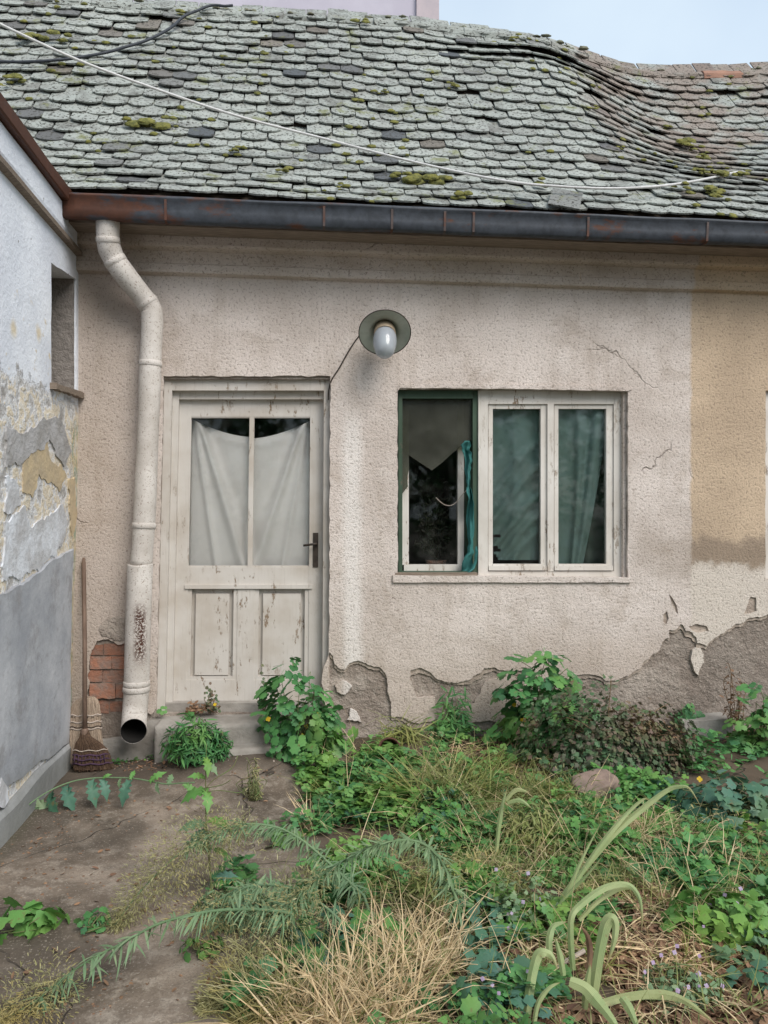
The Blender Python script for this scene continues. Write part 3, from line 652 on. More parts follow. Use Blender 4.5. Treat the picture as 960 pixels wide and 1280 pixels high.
# lining painted near black: the shade inside the hollow outlet
mb2 = MB(); mb2.tube([p for p in el[3:]][:-1] + [el[-1].lerp(el[-2], .12)], .0690, 24, cap=False)
link('painted_shade_lining', mb2.mesh('painted_shade_lining'), M['pipe_shade'], dp)
for (x, y, r) in ((135, 301, .066), (144, 326, .0655), (184, 379, .066), (188, 456, .067), (180, 658, .069), (170.6, 861, .078), (170.8, 854, .0765)):
    j = min(range(len(pp)), key=lambda i: (pp[i] - W(x, y, py_ if y > 390 else pp[i].y)).length) if y < 700 else None
    if j is not None:
        c0 = pp[j]; dr = (pp[min(j + 1, len(pp) - 1)] - pp[max(0, j - 1)]).normalized()
    else: c0 = W(x, y, py_); dr = Vector((0, 0, -1))
    mb = MB(); mb.tube([c0 - dr * .016, c0 - dr * .013, c0 + dr * .013, c0 + dr * .016], [r - .003, r, r, r - .003], 24)
    link('collar', mb.mesh('collar'), M['pipe'], dp)
mb = MB(); a = W(135, 262, -.30); mb.tube([a + Vector((0, 0, .05)), a, a - Vector((0, 0, .03))], [.062, .05, .048], 16); link('gutter_outlet', mb.mesh('gutter_outlet'), M['flash'], dp)
for (x, y) in ((188, 452), (180, 655)):
    p = W(x - 15, y, py_); mb = MB(); mb.tube([p + Vector((0, .02, 0)), p + Vector((-.012, .12, 0))], .007, 6); link('pipe_bracket', mb.mesh('pipe_bracket'), M['black_iron'], dp)

# ---- roof
ROWS, EX, TWID, TL = 23, .118, .166, .26
Y0, Z0 = -.345, 3.254
prof = []; yy, zz, ds = Y0, Z0, .01
for i in range(int(4.2 / ds)):
    prof.append((yy, zz)); ph = R(43 + 12.2 * sstep(0, 1.35, i * ds)); yy += ds * math.cos(ph); zz += ds * math.sin(ph)
LR = ROWS * EX - .04
def sag(x, s):
    fx = sstep(1.72 + .18 * (1 - s / LR), 2.92, x) * (1 - .35 * sstep(3.0, 4.3, x))
    fs = sstep(.25, 1.9, s) * (1 - .25 * sstep(2.2, 3.2, s))
    return .27 * fx * fs
def S(x, s):
    i = min(len(prof) - 2, max(0, s / ds)); k = int(i); f = i - k
    if s < 0:
        y, z = Y0 + s * math.cos(R(43)), Z0 + s * math.sin(R(43)); ph = R(43)
    else:
        y = prof[k][0] * (1 - f) + prof[k + 1][0] * f; z = prof[k][1] * (1 - f) + prof[k + 1][1] * f; ph = R(43 + 12.2 * sstep(0, 1.35, s))
    d = sag(x, s) - .022 * noise.noise((x * .8, s * .9, 2.0)) - .010 * noise.noise((x * 2.6, s * 2.2, 5.0))
    if s > LR - .3: d += .05 * sstep(.5, 1.7, x) * (1 - sag(x, s) / .35)
    return Vector((x, y + math.sin(ph) * d, z - math.cos(ph) * d))
def SN(x, s):
    a = S(x + .02, s) - S(x - .02, s); b = S(x, s + .03) - S(x, s - .03)
    return a.normalized(), a.cross(b).normalized()
RX0, RX1 = -3.3, 5.4
bm = bmesh.new(); nx, ns = 90, 40; grid = []
for j in range(ns + 1):
    row = []
    for i in range(nx + 1):
        x = RX0 + (RX1 - RX0) * i / nx; s = -.02 + (LR + .02) * j / ns; tx, nn = SN(x, s)
        row.append(bm.verts.new(S(x, s) - nn * .03))
    grid.append(row)
for j in range(ns):
    for i in range(nx): bm.faces.new((grid[j][i], grid[j][i + 1], grid[j + 1][i + 1], grid[j + 1][i]))
bm.normal_update(); deck_bvh = BVHTree.FromBMesh(bm)
back = [bm.verts.new((v.co.x, v.co.y + 2.4, v.co.z - 2.6)) for v in grid[-1]]
for i in range(nx): bm.faces.new((grid[-1][i], grid[-1][i + 1], back[i + 1], back[i]))
roof = part('roof', bm, M['dark_wood'], house, 0)
def roof_hit(px, py):
    d = Vector(ray(px, py)).normalized(); h = deck_bvh.ray_cast(Vector((0, -D, EYE)), d)
    return h[0], (SN(h[0].x, .8)[1] if h[0] else None)
def tile_mesh(seed, bow=.030):
    r = random.Random(seed); w2, t = TWID * .482, .010; b = []
    for k in range(7):
        u = -1 + 2 * k / 6; b.append((w2 * u, bow * (abs(u) ** 2.4) + r.uniform(-.0022, .0022)))
    o = b + [(w2, TL), (-w2, TL)]; n = len(o)
    dz = [-.004 * (abs(p[0]) / w2) ** 2 + r.uniform(-.001, .001) for p in o]
    v = [(p[0], p[1], dz[i]) for i, p in enumerate(o)] + [(p[0] * 1.0, p[1] + .001, dz[i] - t) for i, p in enumerate(o)]
    f = [list(range(n)), list(range(2 * n - 1, n - 1, -1))] + [[i, i + n, (i + 1) % n + n, (i + 1) % n] for i in range(n)]
    return v, f
tiles_v = [tile_mesh(s, .031 + .005 * (s % 3)) for s in range(6)]
tile_me = []
for v, f in tiles_v:
    m_ = bpy.data.meshes.new('roof_tile'); m_.from_pydata(v, [], f); m_.materials.append(M['tile']); m_.update(); tile_me.append(m_)
places = []
for r_ in range(ROWS):
    n = int((RX1 - RX0) / TWID)
    for c in range(n):
        x = RX0 + (c + .5 + .5 * (r_ % 2)) * TWID + rng.uniform(-.004, .004); s = r_ * EX + rng.uniform(-.007, .007)
        s += .012 * noise.noise((x * .7, r_ * .31, 9)); a = S(x, s); b = S(x, min(s + TL, LR + .05)); tx, nn = SN(x, s + .1)
        up = (b - a).normalized(); tx = (tx - up * tx.dot(up)).normalized(); nn = tx.cross(up)
        rr = rng.gauss(0, .020); lift = .042 + rng.uniform(-.003, .008)
        up2 = (up * math.cos(rr) + tx * math.sin(rr)).normalized(); tx2 = up2.cross(nn).normalized()
        tip = .150 + rng.uniform(-.02, .02)
        up3 = (up2 - nn * tip * .95).normalized(); n3 = tx2.cross(up3).normalized()
        if rng.random() < .006: continue
        mt = Matrix((( tx2.x, up3.x, n3.x, 0), (tx2.y, up3.y, n3.y, 0), (tx2.z, up3.z, n3.z, 0), (0, 0, 0, 1))); mt.translation = a + nn * lift
        q = a - Vector((0, -D, EYE)); dep = q.x * SA + q.y * CA; pxx = 480 + FPX * (q.x * CA - q.y * SA) / dep; pyy = 640 - FPX * q.z / dep
        inv = -15 < pxx < 975 and -5 < pyy < 1280 and not (pxx < 100 and pyy > 148 + 1.15 * pxx)
        places.append((0 if inv else 1, dep, mt, rng.randrange(6)))
places.sort(key=lambda p: (p[0], p[1]))
for p in places[:299]:
    o = bpy.data.objects.new('roof_tile', tile_me[p[3]]); C.objects.link(o); o.parent = roof; o.matrix_world = p[2]
mb = MB()
for k in range(6):
    sel = [p for p in places[299:] if p[3] == k]
    mb.scatter(tiles_v[k][0], tiles_v[k][1], [np.array(p[2].to_3x3()) for p in sel], [tuple(p[2].translation) for p in sel], [rng.random() for _ in sel])
o = link('upper_roof_tile', mb.mesh('upper_roof_tile', smooth=False), M['tile'], roof); tag(o, kind='stuff')
# slipped tile lying askew at the eave
hit, hn = roof_hit(692, 257)
v, f = tile_mesh(77, .006); me = bpy.data.meshes.new('roof_tile'); me.from_pydata(v, [], f); me.materials.append(M['tile'])
o = bpy.data.objects.new('roof_tile', me); C.objects.link(o); o.parent = roof; tag(o, 'slipped square tile lying askew on the eave')
tx, nn = SN(hit.x, .1); up = nn.cross(tx); ang = R(-20); up2 = up * math.cos(ang) - tx * math.sin(ang); tx2 = up2.cross(nn)
mt = Matrix(((tx2.x, up2.x, nn.x, 0), (tx2.y, up2.y, nn.y, 0), (tx2.z, up2.z, nn.z, 0), (0, 0, 0, 1))) @ Matrix.Scale(1.15, 4, (1, 0, 0)); mt.translation = S(hit.x - .02, -.03) + nn * .07; o.matrix_world = mt
# ridge: a course of caps in mortar, ragged with moss
x = RX0; k = 0
while x < RX1:
    L_ = rng.uniform(.33, .39); a = S(x, LR); b = S(x + L_, LR); rad = .105 + rng.uniform(-.006, .008); mb = MB(); ax = (b - a).normalized()
    n_ = ax.cross(Vector((0, 0, 1))).normalized(); upv = n_.cross(ax); tw = rng.uniform(-.12, .12); vs = []; fs = []
    for i in range(5):
        t = i / 4; p = a.lerp(b, t) + Vector((0, .05, -.045 + rng.uniform(-.004, .004)))
        for j in range(9):
            an = math.pi * (1.08 * j / 8 - .04) + tw * .2; rj = rad * (1 + .05 * (1 - t)) + rng.uniform(-.006, .006)
            vs.append(tuple(p + n_ * math.cos(an) * rj * 1.1 + upv * math.sin(an) * rj * .85))
    for i in range(4):
        for j in range(8): fs.append([i * 9 + j, (i + 1) * 9 + j, (i + 1) * 9 + j + 1, i * 9 + j + 1])
    mb.add(vs, fs, 0); me = mb.mesh('ridge_tile', False)
    bm = bmesh.new(); bm.from_mesh(me); bmesh.ops.recalc_face_normals(bm, faces=bm.faces[:]); bmesh.ops.solidify(bm, geom=bm.faces[:], thickness=.014); bm.to_mesh(me); bm.free()
    p = a - Vector((0, -D, EYE)); dep = p.x * SA + p.y * CA; pxx = 480 + FPX * (p.x * CA - p.y * SA) / dep
    o = link('ridge_tile', me, M['orange'] if 858 < pxx < 892 else M['tile'], roof)
    if 858 < pxx < 892: tag(o, 'bare orange ridge tile')
    x += L_ * .985; k += 1
# moss cushions and ridge litter
def moss_blob(mb, c, nn, r, h, seed):
    bm = bmesh.new(); bmesh.ops.create_icosphere(bm, subdivisions=3 if r > .03 else 2, radius=1); q = nn.to_track_quat('Z', 'Y')
    vs = []
    for v in bm.verts:
        p = v.co.copy(); a = 1 + .38 * noise.noise(p * 2.1 + Vector((seed, 0, 0))) + .16 * noise.noise(p * 7 + Vector((0, seed, 0)))
        vs.append(tuple(Vector(c) + q @ Vector((p.x * r * a * 1.25, p.y * r * a * .8, max(-.1, p.z) * h * a))))
    mb.add(vs, [[v.index for v in f.verts] for f in bm.faces], 0); bm.free()
mb = MB()
for (px, py, r) in [(180, 169, .075), (40, 62, .07), (76, 66, .06), (10, 116, .07), (30, 115, .04), (516, 238, .085), (535, 238, .07), (500, 236, .05), (848, 195, .075), (858, 200, .05), (842, 252, .055), (898, 236, .06), (897, 256, .065), (870, 230, .04), (455, 42, .05), (565, 121, .04), (358, 229, .03), (424, 250, .035), (300, 205, .03), (668, 248, .05), (735, 150, .03), (920, 232, .05), (640, 62, .04), (830, 172, .05), (875, 215, .05), (770, 200, .03), (575, 262, .05), (230, 30, .04), (480, 130, .03)]:
    h_, n_ = roof_hit(px, py)
    if h_:
        for q in range(5):
            moss_blob(mb, h_ + n_ * .085 + Vector((rng.gauss(0, r * .7), rng.gauss(0, r * .3), rng.gauss(0, r * .3))), n_, r * rng.uniform(.3, .65), r * rng.uniform(.18, .34), rng.random() * 50)
for i in range(330):
    x = rng.uniform(-2.2, 3.6); r_ = rng.randrange(ROWS); s = r_ * EX + rng.uniform(-.01, .02)
    if noise.noise((x * 1.3, s * 1.5, 17)) < .05: continue
    moss_blob(mb, S(x, s) + SN(x, s)[1] * .036, SN(x, s)[1], rng.uniform(.010, .026), rng.uniform(.008, .014), rng.random() * 70)
tag(link('moss', mb.mesh('moss'), M['moss'], roof), kind='stuff')
mb = MB(); M['ridge_moss'] = simple('grey_brown_ridge_moss', (.25, .26, .19), (.15, .14, .095), 12, .95, .9, .012, 60)
for i in range(640):
    x = rng.uniform(-1.5, 4.2)
    if noise.noise((x * 2.2, 0, 4)) < -.12: continue
    p = S(x, LR) + Vector((0, .05 + rng.gauss(0, .035), .030 + rng.gauss(0, .008))); moss_blob(mb, p, Vector((0, -.2, 1)), rng.uniform(.012, .034), rng.uniform(.010, .022), rng.random() * 90)
tag(link('ridge_moss', mb.mesh('ridge_moss'), M['ridge_moss'], roof), kind='stuff')

# ------------------------------------------------------------------ NEIGHBOURING BUILDING (left)
nb = empty('neighbour_building', (0, 0, 0), 'side of the neighbouring building with flaking blue white limewash and grey cement foot', 'building')
def side_x(z): return -1.335 - .045 * (1 - sstep(-.1, 2.2, z))      # the old wall bellies out towards its top
def sconv(off0, off1):                  # p = (y, z)
    return lambda p, k: (side_x(p[1]) + (off1 if k else off0), p[0], p[1])
def spoly(pts): return [(LW(a, b).y, LW(a, b).z) for a, b in pts]
ya, yb = LW(58, 400).y, LW(90, 400).y
hole = rough([(ya, LW(58, 484).z), (yb, LW(92, 492).z), (yb, LW(90, 349).z), (ya, LW(58, 328).z)], .004, .08, 51)
so = [(-5.2, -.3)] + [(-5.2, z) for z in (.5, 1, 1.5, 2, 2.5, 3)] + [(-5.2, 3.24), (.03, 3.24)] + [(.03, z) for z in (3, 2.5, 2, 1.5, 1, .5)] + [(.03, -.3)]
bm = plate([so, hole], sconv(0, -.42), True); part('wall', bm, M['side'], nb, 0)
bm = bmesh.new(); bxyz(bm, -1.76, -1.70, ya - .2, yb + .2, 1.95, 3.1); part('opening_backing', bm, M['dark_wood'], nb, .004)  # added board backing the opening so that it stays dark
bm = bmesh.new(); bxyz(bm, -1.72, side_x(2.3) - .012, yb - .016, yb + .05, LW(90, 493).z - .02, LW(90, 340).z + .04); part('window_reveal', bm, simple('grey_roughcast', (.27, .245, .225), (.20, .18, .165), 18, .95, .9, .014, 60), nb, 0)
bm = plate([rough(spoly([(56, 486), (96, 499), (97, 493), (56, 478)]), .004, .04, 52)], sconv(.035, -.30), True); part('window_sill', bm, M['dark_wood'], nb, .004)
# lower coat of grey cement standing proud, with a torn top edge
cem = [(-5.2, .16), (LW(0, 1004).y - 1, .16)] + [(LW(88, 917).y, .15)] + spoly([(88, 912), (87, 860), (86, 780), (85, 740), (86, 686), (76, 691), (62, 699), (48, 712), (30, 726), (14, 733), (0, 742)]) + [(-1.9, 1.1), (-2.8, 1.3), (-4, 1.2), (-5.2, 1.25)]
bm = plate([frac(cem, .05, 4, 53)], sconv(.020, -.02), True); part('cement_coat', bm, M['cement'], nb, 0)
run_ = [(-.02, -.2), (.035, -.2), (.032, .13), (.018, .15), (-.02, .155)]
bm = bmesh.new(); rows = []
for i in range(50):
    y = -5.2 + 5.215 * i / 49
    rows.append([bm.verts.new((side_x(z) + x + .012 * noise.noise((y * 3, z * 4, 1)), y, z + .02 * noise.noise((y * 2.5, 3, j * .2)))) for j, (x, z) in enumerate(run_)])
for i in range(49):
    for j in range(4): bm.faces.new((rows[i][j], rows[i + 1][j], rows[i + 1][j + 1], rows[i][j + 1]))
part('plinth', bm, M['cement'], nb, 0)
flake = [[(0, 653), (16, 640), (26, 632), (35, 660), (51, 650), (74, 630), (80, 654), (74, 681), (58, 697), (32, 716), (16, 722), (0, 727)],
         [(0, 533), (23, 541), (55, 523), (74, 533), (84, 564), (74, 584), (55, 549), (23, 576), (0, 584)],
         [(23, 580), (51, 552), (62, 580), (78, 595), (70, 615), (43, 592), (35, 622), (23, 615)],
         [(80, 600), (88, 596), (92, 640), (86, 670), (82, 640)], [(0, 596), (14, 600), (20, 632), (6, 642), (0, 640)]]
MF = [simple('white_limewash_flake', (.68, .71, .76), (.46, .46, .47), 7, .95, .6, .012, 35), simple('grey_plaster_flake', (.43, .425, .43), (.32, .31, .30), 8, .95, .7, .014, 30), simple('ochre_plaster_flake', (.55, .44, .28), (.44, .36, .25), 9, .95, .6, .012, 30)]
for k, fl in enumerate(flake):
    bm = plate([frac(spoly(fl), .16, 4, 60 + k)], sconv(.007 if k != 2 else .004, -.02), True)
    part('plaster_flake', bm, MF[(0, 1, 2, 2, 0)[k]], nb, 0)
# loose bit of paint hanging off at the foot of the wall
bm = plate([rough(spoly([(0, 972), (8, 985), (10, 1000), (4, 1010), (-6, 1004)]), .006, .03, 71)], sconv(.024, .0), True); part('paint_flake', bm, MF[0], nb, 0)
def srun(name, profile, mat, seed, smooth=False, y1=.0):
    bm = bmesh.new(); rows = []
    for i in range(46):
        y = -5.2 + (5.2 + y1) * i / 45
        rows.append([bm.verts.new((-1.335 + x + .005 * noise.noise((y * 2, j, seed)), y, z + .006 * noise.noise((y * 1.9, seed, j * .3)))) for j, (x, z) in enumerate(profile)])
    m = len(profile)
    for i in range(45):
        for j in range(m): bm.faces.new((rows[i][j], rows[i + 1][j], rows[i + 1][(j + 1) % m], rows[i][(j + 1) % m]))
    bm.faces.new(rows[0]); bm.faces.new(rows[-1][::-1]); return part(name, bm, mat, nb, 0, smooth)
ze = 3.235
srun('cornice', [(-.02, 3.04), (.012, 3.045), (.022, 3.075), (.024, 3.20), (-.02, 3.20)], M['side'], 3, y1=-.01)
srun('cornice_edge', [(.0, 3.012), (.034, 3.018), (.036, 3.040), (.0, 3.038)], M['dark_wood'], 4, y1=-.01)
srun('eaves_sheet', [(-.15, 3.225), (.055, 3.205), (.060, 3.212), (.066, 3.268), (.050, 3.278), (-.15, 3.262)], M['flash'], 5, y1=-.12)
bm = bmesh.new(); a = [bm.verts.new(v) for v in ((-1.40, -5.3, 3.24), (-1.40, -.30, 3.24), (-4.8, -.30, 5.2), (-4.8, -5.3, 5.2))]; bm.faces.new(a)
b_ = [bm.verts.new(v.co + Vector((0, 0, -.06))) for v in a]; bm.faces.new(b_[::-1])
for i in range(4): bm.faces.new((a[i], b_[i], b_[(i + 1) % 4], a[(i + 1) % 4]))
part('roof', bm, M['tile'], nb, 0)

# ------------------------------------------------------------------ tall pale building behind the ridge
fb = empty('tall_building', (0, 0, 0), 'tall pale lilac building rising behind the cottage ridge', 'building')
xr = W(520, 10, 9).x; xe = W(548, 10, 9).x
bm = bmesh.new(); bxyz(bm, -14, xr, 9.0, 18, -.3, 13); part('wall', bm, M['far'], fb, .02)
bm = bmesh.new(); bxyz(bm, xr + .002, xe, 8.93, 18, -.3, 13.0); part('corner_pilaster', bm, M['far2'], fb, .02)
bm = bmesh.new(); bxyz(bm, -14.3, xe + .3, 8.6, 18.4, 13.003, 13.4); part('cornice', bm, M['far2'], fb, .03)
for k in range(4):
    xx = xr - 2.6 - 3 * k; bm = bmesh.new(); bxyz(bm, xx, xx + 1.2, 8.95, 9.0 - .002, 11.2, 12.7); wn = part('window', bm, M['frame'], fb, .01)
    for q in (0, 1):
        bm = bmesh.new(); bxyz(bm, xx + .08 + q * .56, xx + .56 + q * .56, 8.935, 8.948, 11.3, 12.6); part('pane', bm, M['glass'], wn, 0)

# ------------------------------------------------------------------ ground
xs = np.concatenate([np.linspace(-150, -8, 12), np.linspace(-7, -2, 14), np.linspace(-1.9, 4.6, 110), np.linspace(4.8, 8, 12), np.linspace(9, 150, 12)])
ys = np.concatenate([np.linspace(-150, -8, 12), np.linspace(-7, -3.4, 14), np.linspace(-3.3, .6, 70), np.linspace(.8, 8, 8), np.linspace(20, 150, 6)])
vs = [(x, y, gz(x, y) if (-6 < x < 7 and -7 < y < .61) else -.0) for y in ys for x in xs]
fs = [[j * len(xs) + i, j * len(xs) + i + 1, (j + 1) * len(xs) + i + 1, (j + 1) * len(xs) + i] for j in range(len(ys) - 1) for i in range(len(xs) - 1)]
me = bpy.data.meshes.new('ground'); me.from_pydata(vs, [], fs); me.polygons.foreach_set('use_smooth', np.ones(len(me.polygons), bool))
tag(link('ground', me, M['yard']), 'worn brown concrete yard turning to soil', kind='structure')
# ------------------------------------------------------------------ CURTAINS
def cloth(name, cols, rows_, fn, mat, label, cat, group=None, thick=.0015):
    bm = bmesh.new(); g = [[bm.verts.new(fn(i / cols, j / rows_)) for i in range(cols + 1)] for j in range(rows_ + 1)]
    for j in range(rows_):
        for i in range(cols): bm.faces.new((g[j][i], g[j][i + 1], g[j + 1][i + 1], g[j + 1][i]))
    bmesh.ops.recalc_face_normals(bm, faces=bm.faces[:]); bmesh.ops.solidify(bm, geom=bm.faces[:], thickness=thick)
    me = bpy.data.meshes.new(name); bm.to_mesh(me); bm.free(); me.polygons.foreach_set('use_smooth', np.ones(len(me.polygons), bool))
    return tag(link(name, me, mat), label, cat, group)
def fold(u, c, wd): return math.exp(-((u - c) / wd) ** 2)
def door_cl(u, v):
    px = 241 + 147 * u; top = 524 + 22 * (1 - abs(2 * u - 1) ** 1.7) + (2 if u > .5 else 0)
    py = top + (712 - top) * v
    y = .160 + .010 * math.sin(u * 9 + v * 1.5)
    for s in (1, -1):                    # the swags run down from the two pinned corners
        uu = u if s > 0 else 1 - u
        y -= .048 * fold(uu, .06 + .40 * v ** .85, .035 + .015 * v) * (1 - .2 * v) - .022 * fold(uu, .15 + .48 * v, .07)
        y -= .022 * fold(uu, .03 + .20 * v, .025)
    y -= .012 * fold(v, .05, .03) * math.sin(math.pi * u)
    return W(qx(px, py), py, max(.150, y + .05))
cloth('door_curtain', 70, 50, door_cl, M['white_cloth'], 'yellowed white cloth sagging behind both panes of the door', 'curtain')
def wc1(u, v):
    px = 611.5 + 72 * u; py = 503 + 211 * v
    y = .165 + .018 * math.sin(u * 7 + 1)
    for c, a in ((.40, .030), (.55, .040), (.72, .050), (.84, .045), (.93, .030)):
        y -= a * fold(v + .34 * (1 - u) ** 1.6 * -1 + .17, c + .02 * math.sin(u * 5), .035)
    y -= .02 * fold(u, .82 + .05 * math.sin(v * 4), .06) + .012 * fold(u, .45, .08); y = max(.108, y)
    return W(px, py, y)
o = cloth('window_curtain', 40, 60, wc1, M['teal'], 'grey green curtain with torn lower corner behind the middle sash', 'curtain', 'teal curtains behind the window')
bm = bmesh.new(); bm.from_mesh(o.data)
cut = [f for f in bm.faces if (lambda c: (lambda a, b: a < 618 + 8 * math.sin(b * .35) + (10 if b > 693 else 0) + (44 if b > 700 else 0) and b > 668)(480 + FPX * (c.x * CA - (c.y + D) * SA) / (c.x * SA + (c.y + D) * CA), 640 - FPX * (c.z - EYE) / (c.x * SA + (c.y + D) * CA)))(f.calc_center_median())]
bmesh.ops.delete(bm, geom=cut, context='FACES'); bm.to_mesh(o.data); bm.free()
def wc2(u, v):
    w_ = 68 - 34 * v ** 1.3; px = 693 + w_ * u; py = 503 + 211 * v
    y = .148 + .014 * math.sin(u * 6) - .03 * fold(u, .45 + .2 * v, .10) - .022 * fold(u, .82, .09) + .016 * fold(u, .66, .06)
    return W(px, py, y)
cloth('window_curtain', 36, 40, wc2, M['teal'], 'blue teal curtain swept to the left in the right-hand sash', 'curtain', 'teal curtains behind the window')
def wc3(u, v):
    px = 692 + 76 * u; py = 502 + 213 * v
    return W(px, py, .215 + .016 * math.sin(u * 16 + v * 2) + .006 * math.sin(v * 60))
cloth('window_curtain', 36, 60, wc3, M['teal_dark'], 'darker green curtain hanging behind the swept teal one', 'curtain', 'teal curtains behind the window')
# rag of teal cloth caught on the empty frame
strip_pts = [(551, 580, 587), (556, 576.5, 589), (562, 577, 586), (568, 580, 590), (578, 582, 590), (586, 580.5, 588), (596, 582.5, 587.5), (606, 583.5, 587), (614, 583, 589), (624, 586, 592), (638, 583.5, 592), (652, 583, 593), (668, 584.5, 593.5), (680, 585, 596), (690, 584, 598.5), (697, 580, 597), (708, 577, 595), (714, 577, 590), (719, 578, 583)]
def rag(u, v):
    k = v * (len(strip_pts) - 1); i = min(len(strip_pts) - 2, int(k)); f = k - i
    a, b = strip_pts[i], strip_pts[i + 1]; py = a[0] + (b[0] - a[0]) * f; x0 = a[1] + (b[1] - a[1]) * f; x1 = a[2] + (b[2] - a[2]) * f; x0 += 1.3 * noise.noise((v * 26, 1, 0)); x1 += 1.5 * noise.noise((v * 31, 7, 0))
    return W(x0 + (x1 - x0) * u, py, .062 - .022 * math.sin(u * 5 + v * 17) - .014 * math.sin(v * 31 + u * 3) - .008 * math.sin(u * 11 + v * 6))
M['rag'] = m_cloth('faded_teal_rag', (.04, .16, .145), (.065, .21, .21), .15, .7)
cloth('torn_cloth', 12, 70, rag, M['rag'], 'torn teal rag hanging down the right of the broken pane', 'rag')
mb = MB(); pts = [W(a, b, .11 + .0 * i) for i, (a, b) in enumerate([(545, 622), (550, 627), (556, 631), (563, 632), (569, 629), (575, 622), (581, 615), (585, 611)])]
mb.tube(smooth_path(pts, 4), .0022, 5); tag(link('string', mb.mesh('string'), M['cord_pale']), 'loose pale string looping across the dark broken window', 'string')
# added plant with darkened leaves, standing in for foliage mirrored in the pane
hp = empty('reflection_plant', tuple(W(545, 700, .42) + Vector((0, 0, 0))), 'added dark plant behind the broken window pane, standing in for mirrored foliage', 'plant')
mb = MB(); b0 = W(545, 700, .42); hr = random.Random(3)
for i in range(26):
    tp = W(hr.uniform(520, 566), hr.uniform(575, 690), .42 + hr.uniform(-.05, .06)); mb.tube([b0, b0.lerp(tp, .5) + Vector((hr.gauss(0, .02), 0, .03)), tp], [.004, .003, .001], 4)
    for q in range(9):
        c = b0.lerp(tp, hr.uniform(.35, 1)) + Vector((hr.gauss(0, .012), hr.gauss(0, .012), hr.gauss(0, .012))); d = Vector((hr.gauss(0, 1), hr.gauss(0, .6), hr.gauss(-.4, 1))).normalized()
        mb.strip([c, c + d * .02, c + d * .045], [.004, .018, .002], d.orthogonal())
l = child('foliage', mb.mesh('foliage'), simple('darkened_stand_in_leaf', (.022, .028, .016), (.035, .032, .02), 20, .8, .2), hp); tag(l, kind='stuff')
mb = MB(); z0 = b0.z; mb.tube([b0 + Vector((0, 0, -.14)), b0 + Vector((0, 0, -.02)), b0 + Vector((0, 0, 0)), b0 + Vector((0, 0, -.012))], [.05, .068, .074, .06], 16); child('pot', mb.mesh('pot'), M['brick'], hp)
bm = bmesh.new(); bxyz(bm, W(500, 700, .4).x, W(600, 700, .4).x, .425, .62, b0.z - .18, b0.z - .141); part('inner_sill', bm, M['frame'], house, .004)

# ------------------------------------------------------------------ WALL LAMP
LC = W(481, 416, -.17); ln = Vector((-.05, -.70, -.71)).normalized()
lamp = empty('wall_lamp', tuple(W(481, 410, 0)), 'round enamel dish wall lamp with a frosted jar over the doorway side', 'lamp')
lamp['label'] = 'round grey enamel wall lamp with glass jar between door and window'
def lathe(prof, axis, c, seg=40):       # prof: (along axis, radius)
    u = axis.orthogonal().normalized(); v = axis.cross(u); vs = []; fs = []
    for a, r in prof:
        for k in range(seg):
            t = 2 * math.pi * k / seg; vs.append(tuple(Vector(c) + axis * a + (u * math.cos(t) + v * math.sin(t)) * r))
    for i in range(len(prof) - 1):
        for k in range(seg): fs.append([i * seg + k, i * seg + (k + 1) % seg, (i + 1) * seg + (k + 1) % seg, (i + 1) * seg + k])
    return vs, fs
def lpart(name, prof, mat, sub=None, axis=ln, c=LC, seg=40):
    mb = MB(); mb.add(*lathe(prof, axis, c, seg)); return child(name, mb.mesh(name), mat, lamp)
lpart('lamp_shade', [(-.052, .030), (-.05, .062), (-.03, .075), (-.008, .10), (.0, .15), (.004, .156), (.002, .157), (-.004, .152), (-.012, .10), (-.034, .078), (-.055, .064), (-.058, .03)], M['enamel'])
mb = MB(); u_ = ln.orthogonal().normalized(); v_ = ln.cross(u_)
mb.tube([LC + (u_ * math.cos(t) + v_ * math.sin(t)) * .156 + ln * .002 for t in [2 * math.pi * k / 48 for k in range(49)]], .0028, 6, cap=False); child('shade_rim', mb.mesh('shade_rim'), M['black_iron'], lamp)
M['socket'] = simple('tan_bakelite', (.40, .31, .21), (.30, .23, .16), 20, .5, .2)
lpart('socket', [(-.05, .0), (-.05, .060), (.0, .066), (.022, .066), (.024, .062)], M['socket'])
t = NT('milky_jar_glass'); g = t.n('BsdfPrincipled'); g.inputs['Base Color'].default_value = (.50, .53, .57, 1); g.inputs['Roughness'].default_value = .12; g.inputs['Specular IOR Level'].default_value = .8; tr = t.n('BsdfTransparent'); tr.inputs[0].default_value = (.85, .88, .9, 1)
mx = t.n('MixShader'); mx.inputs[0].default_value = .62; t.t.links.new(tr.outputs[0], mx.inputs[1]); t.t.links.new(g.outputs[0], mx.inputs[2]); t.t.links.new(mx.outputs[0], t.out.inputs[0]); M['jar'] = t.m
dn = Vector((-.05, -.45, -.89)).normalized()
lpart('glass_jar', [(.0, .061), (.03, .070), (.07, .071), (.10, .067), (.125, .060), (.145, .053), (.165, .034), (.174, .0)], M['jar'], axis=dn, c=LC + ln * .006)
lpart('light_bulb', [(.02, .014), (.045, .018), (.07, .029), (.088, .031), (.105, .026), (.118, .012), (.121, 0)], M['enamel'], axis=dn, c=LC)
mb = MB(); mb.tube(smooth_path([W(481, 396, .0), W(481, 396, -.06), LC - ln * .10, LC - ln * .055], 4), .012, 10); child('bracket_arm', mb.mesh('bracket_arm'), M['black_iron'], lamp)
mb = MB(); mb.tube([W(481, 396, .004), W(481, 396, -.012)], [.035, .032], 20); child('wall_plate', mb.mesh('wall_plate'), M['black_iron'], lamp)
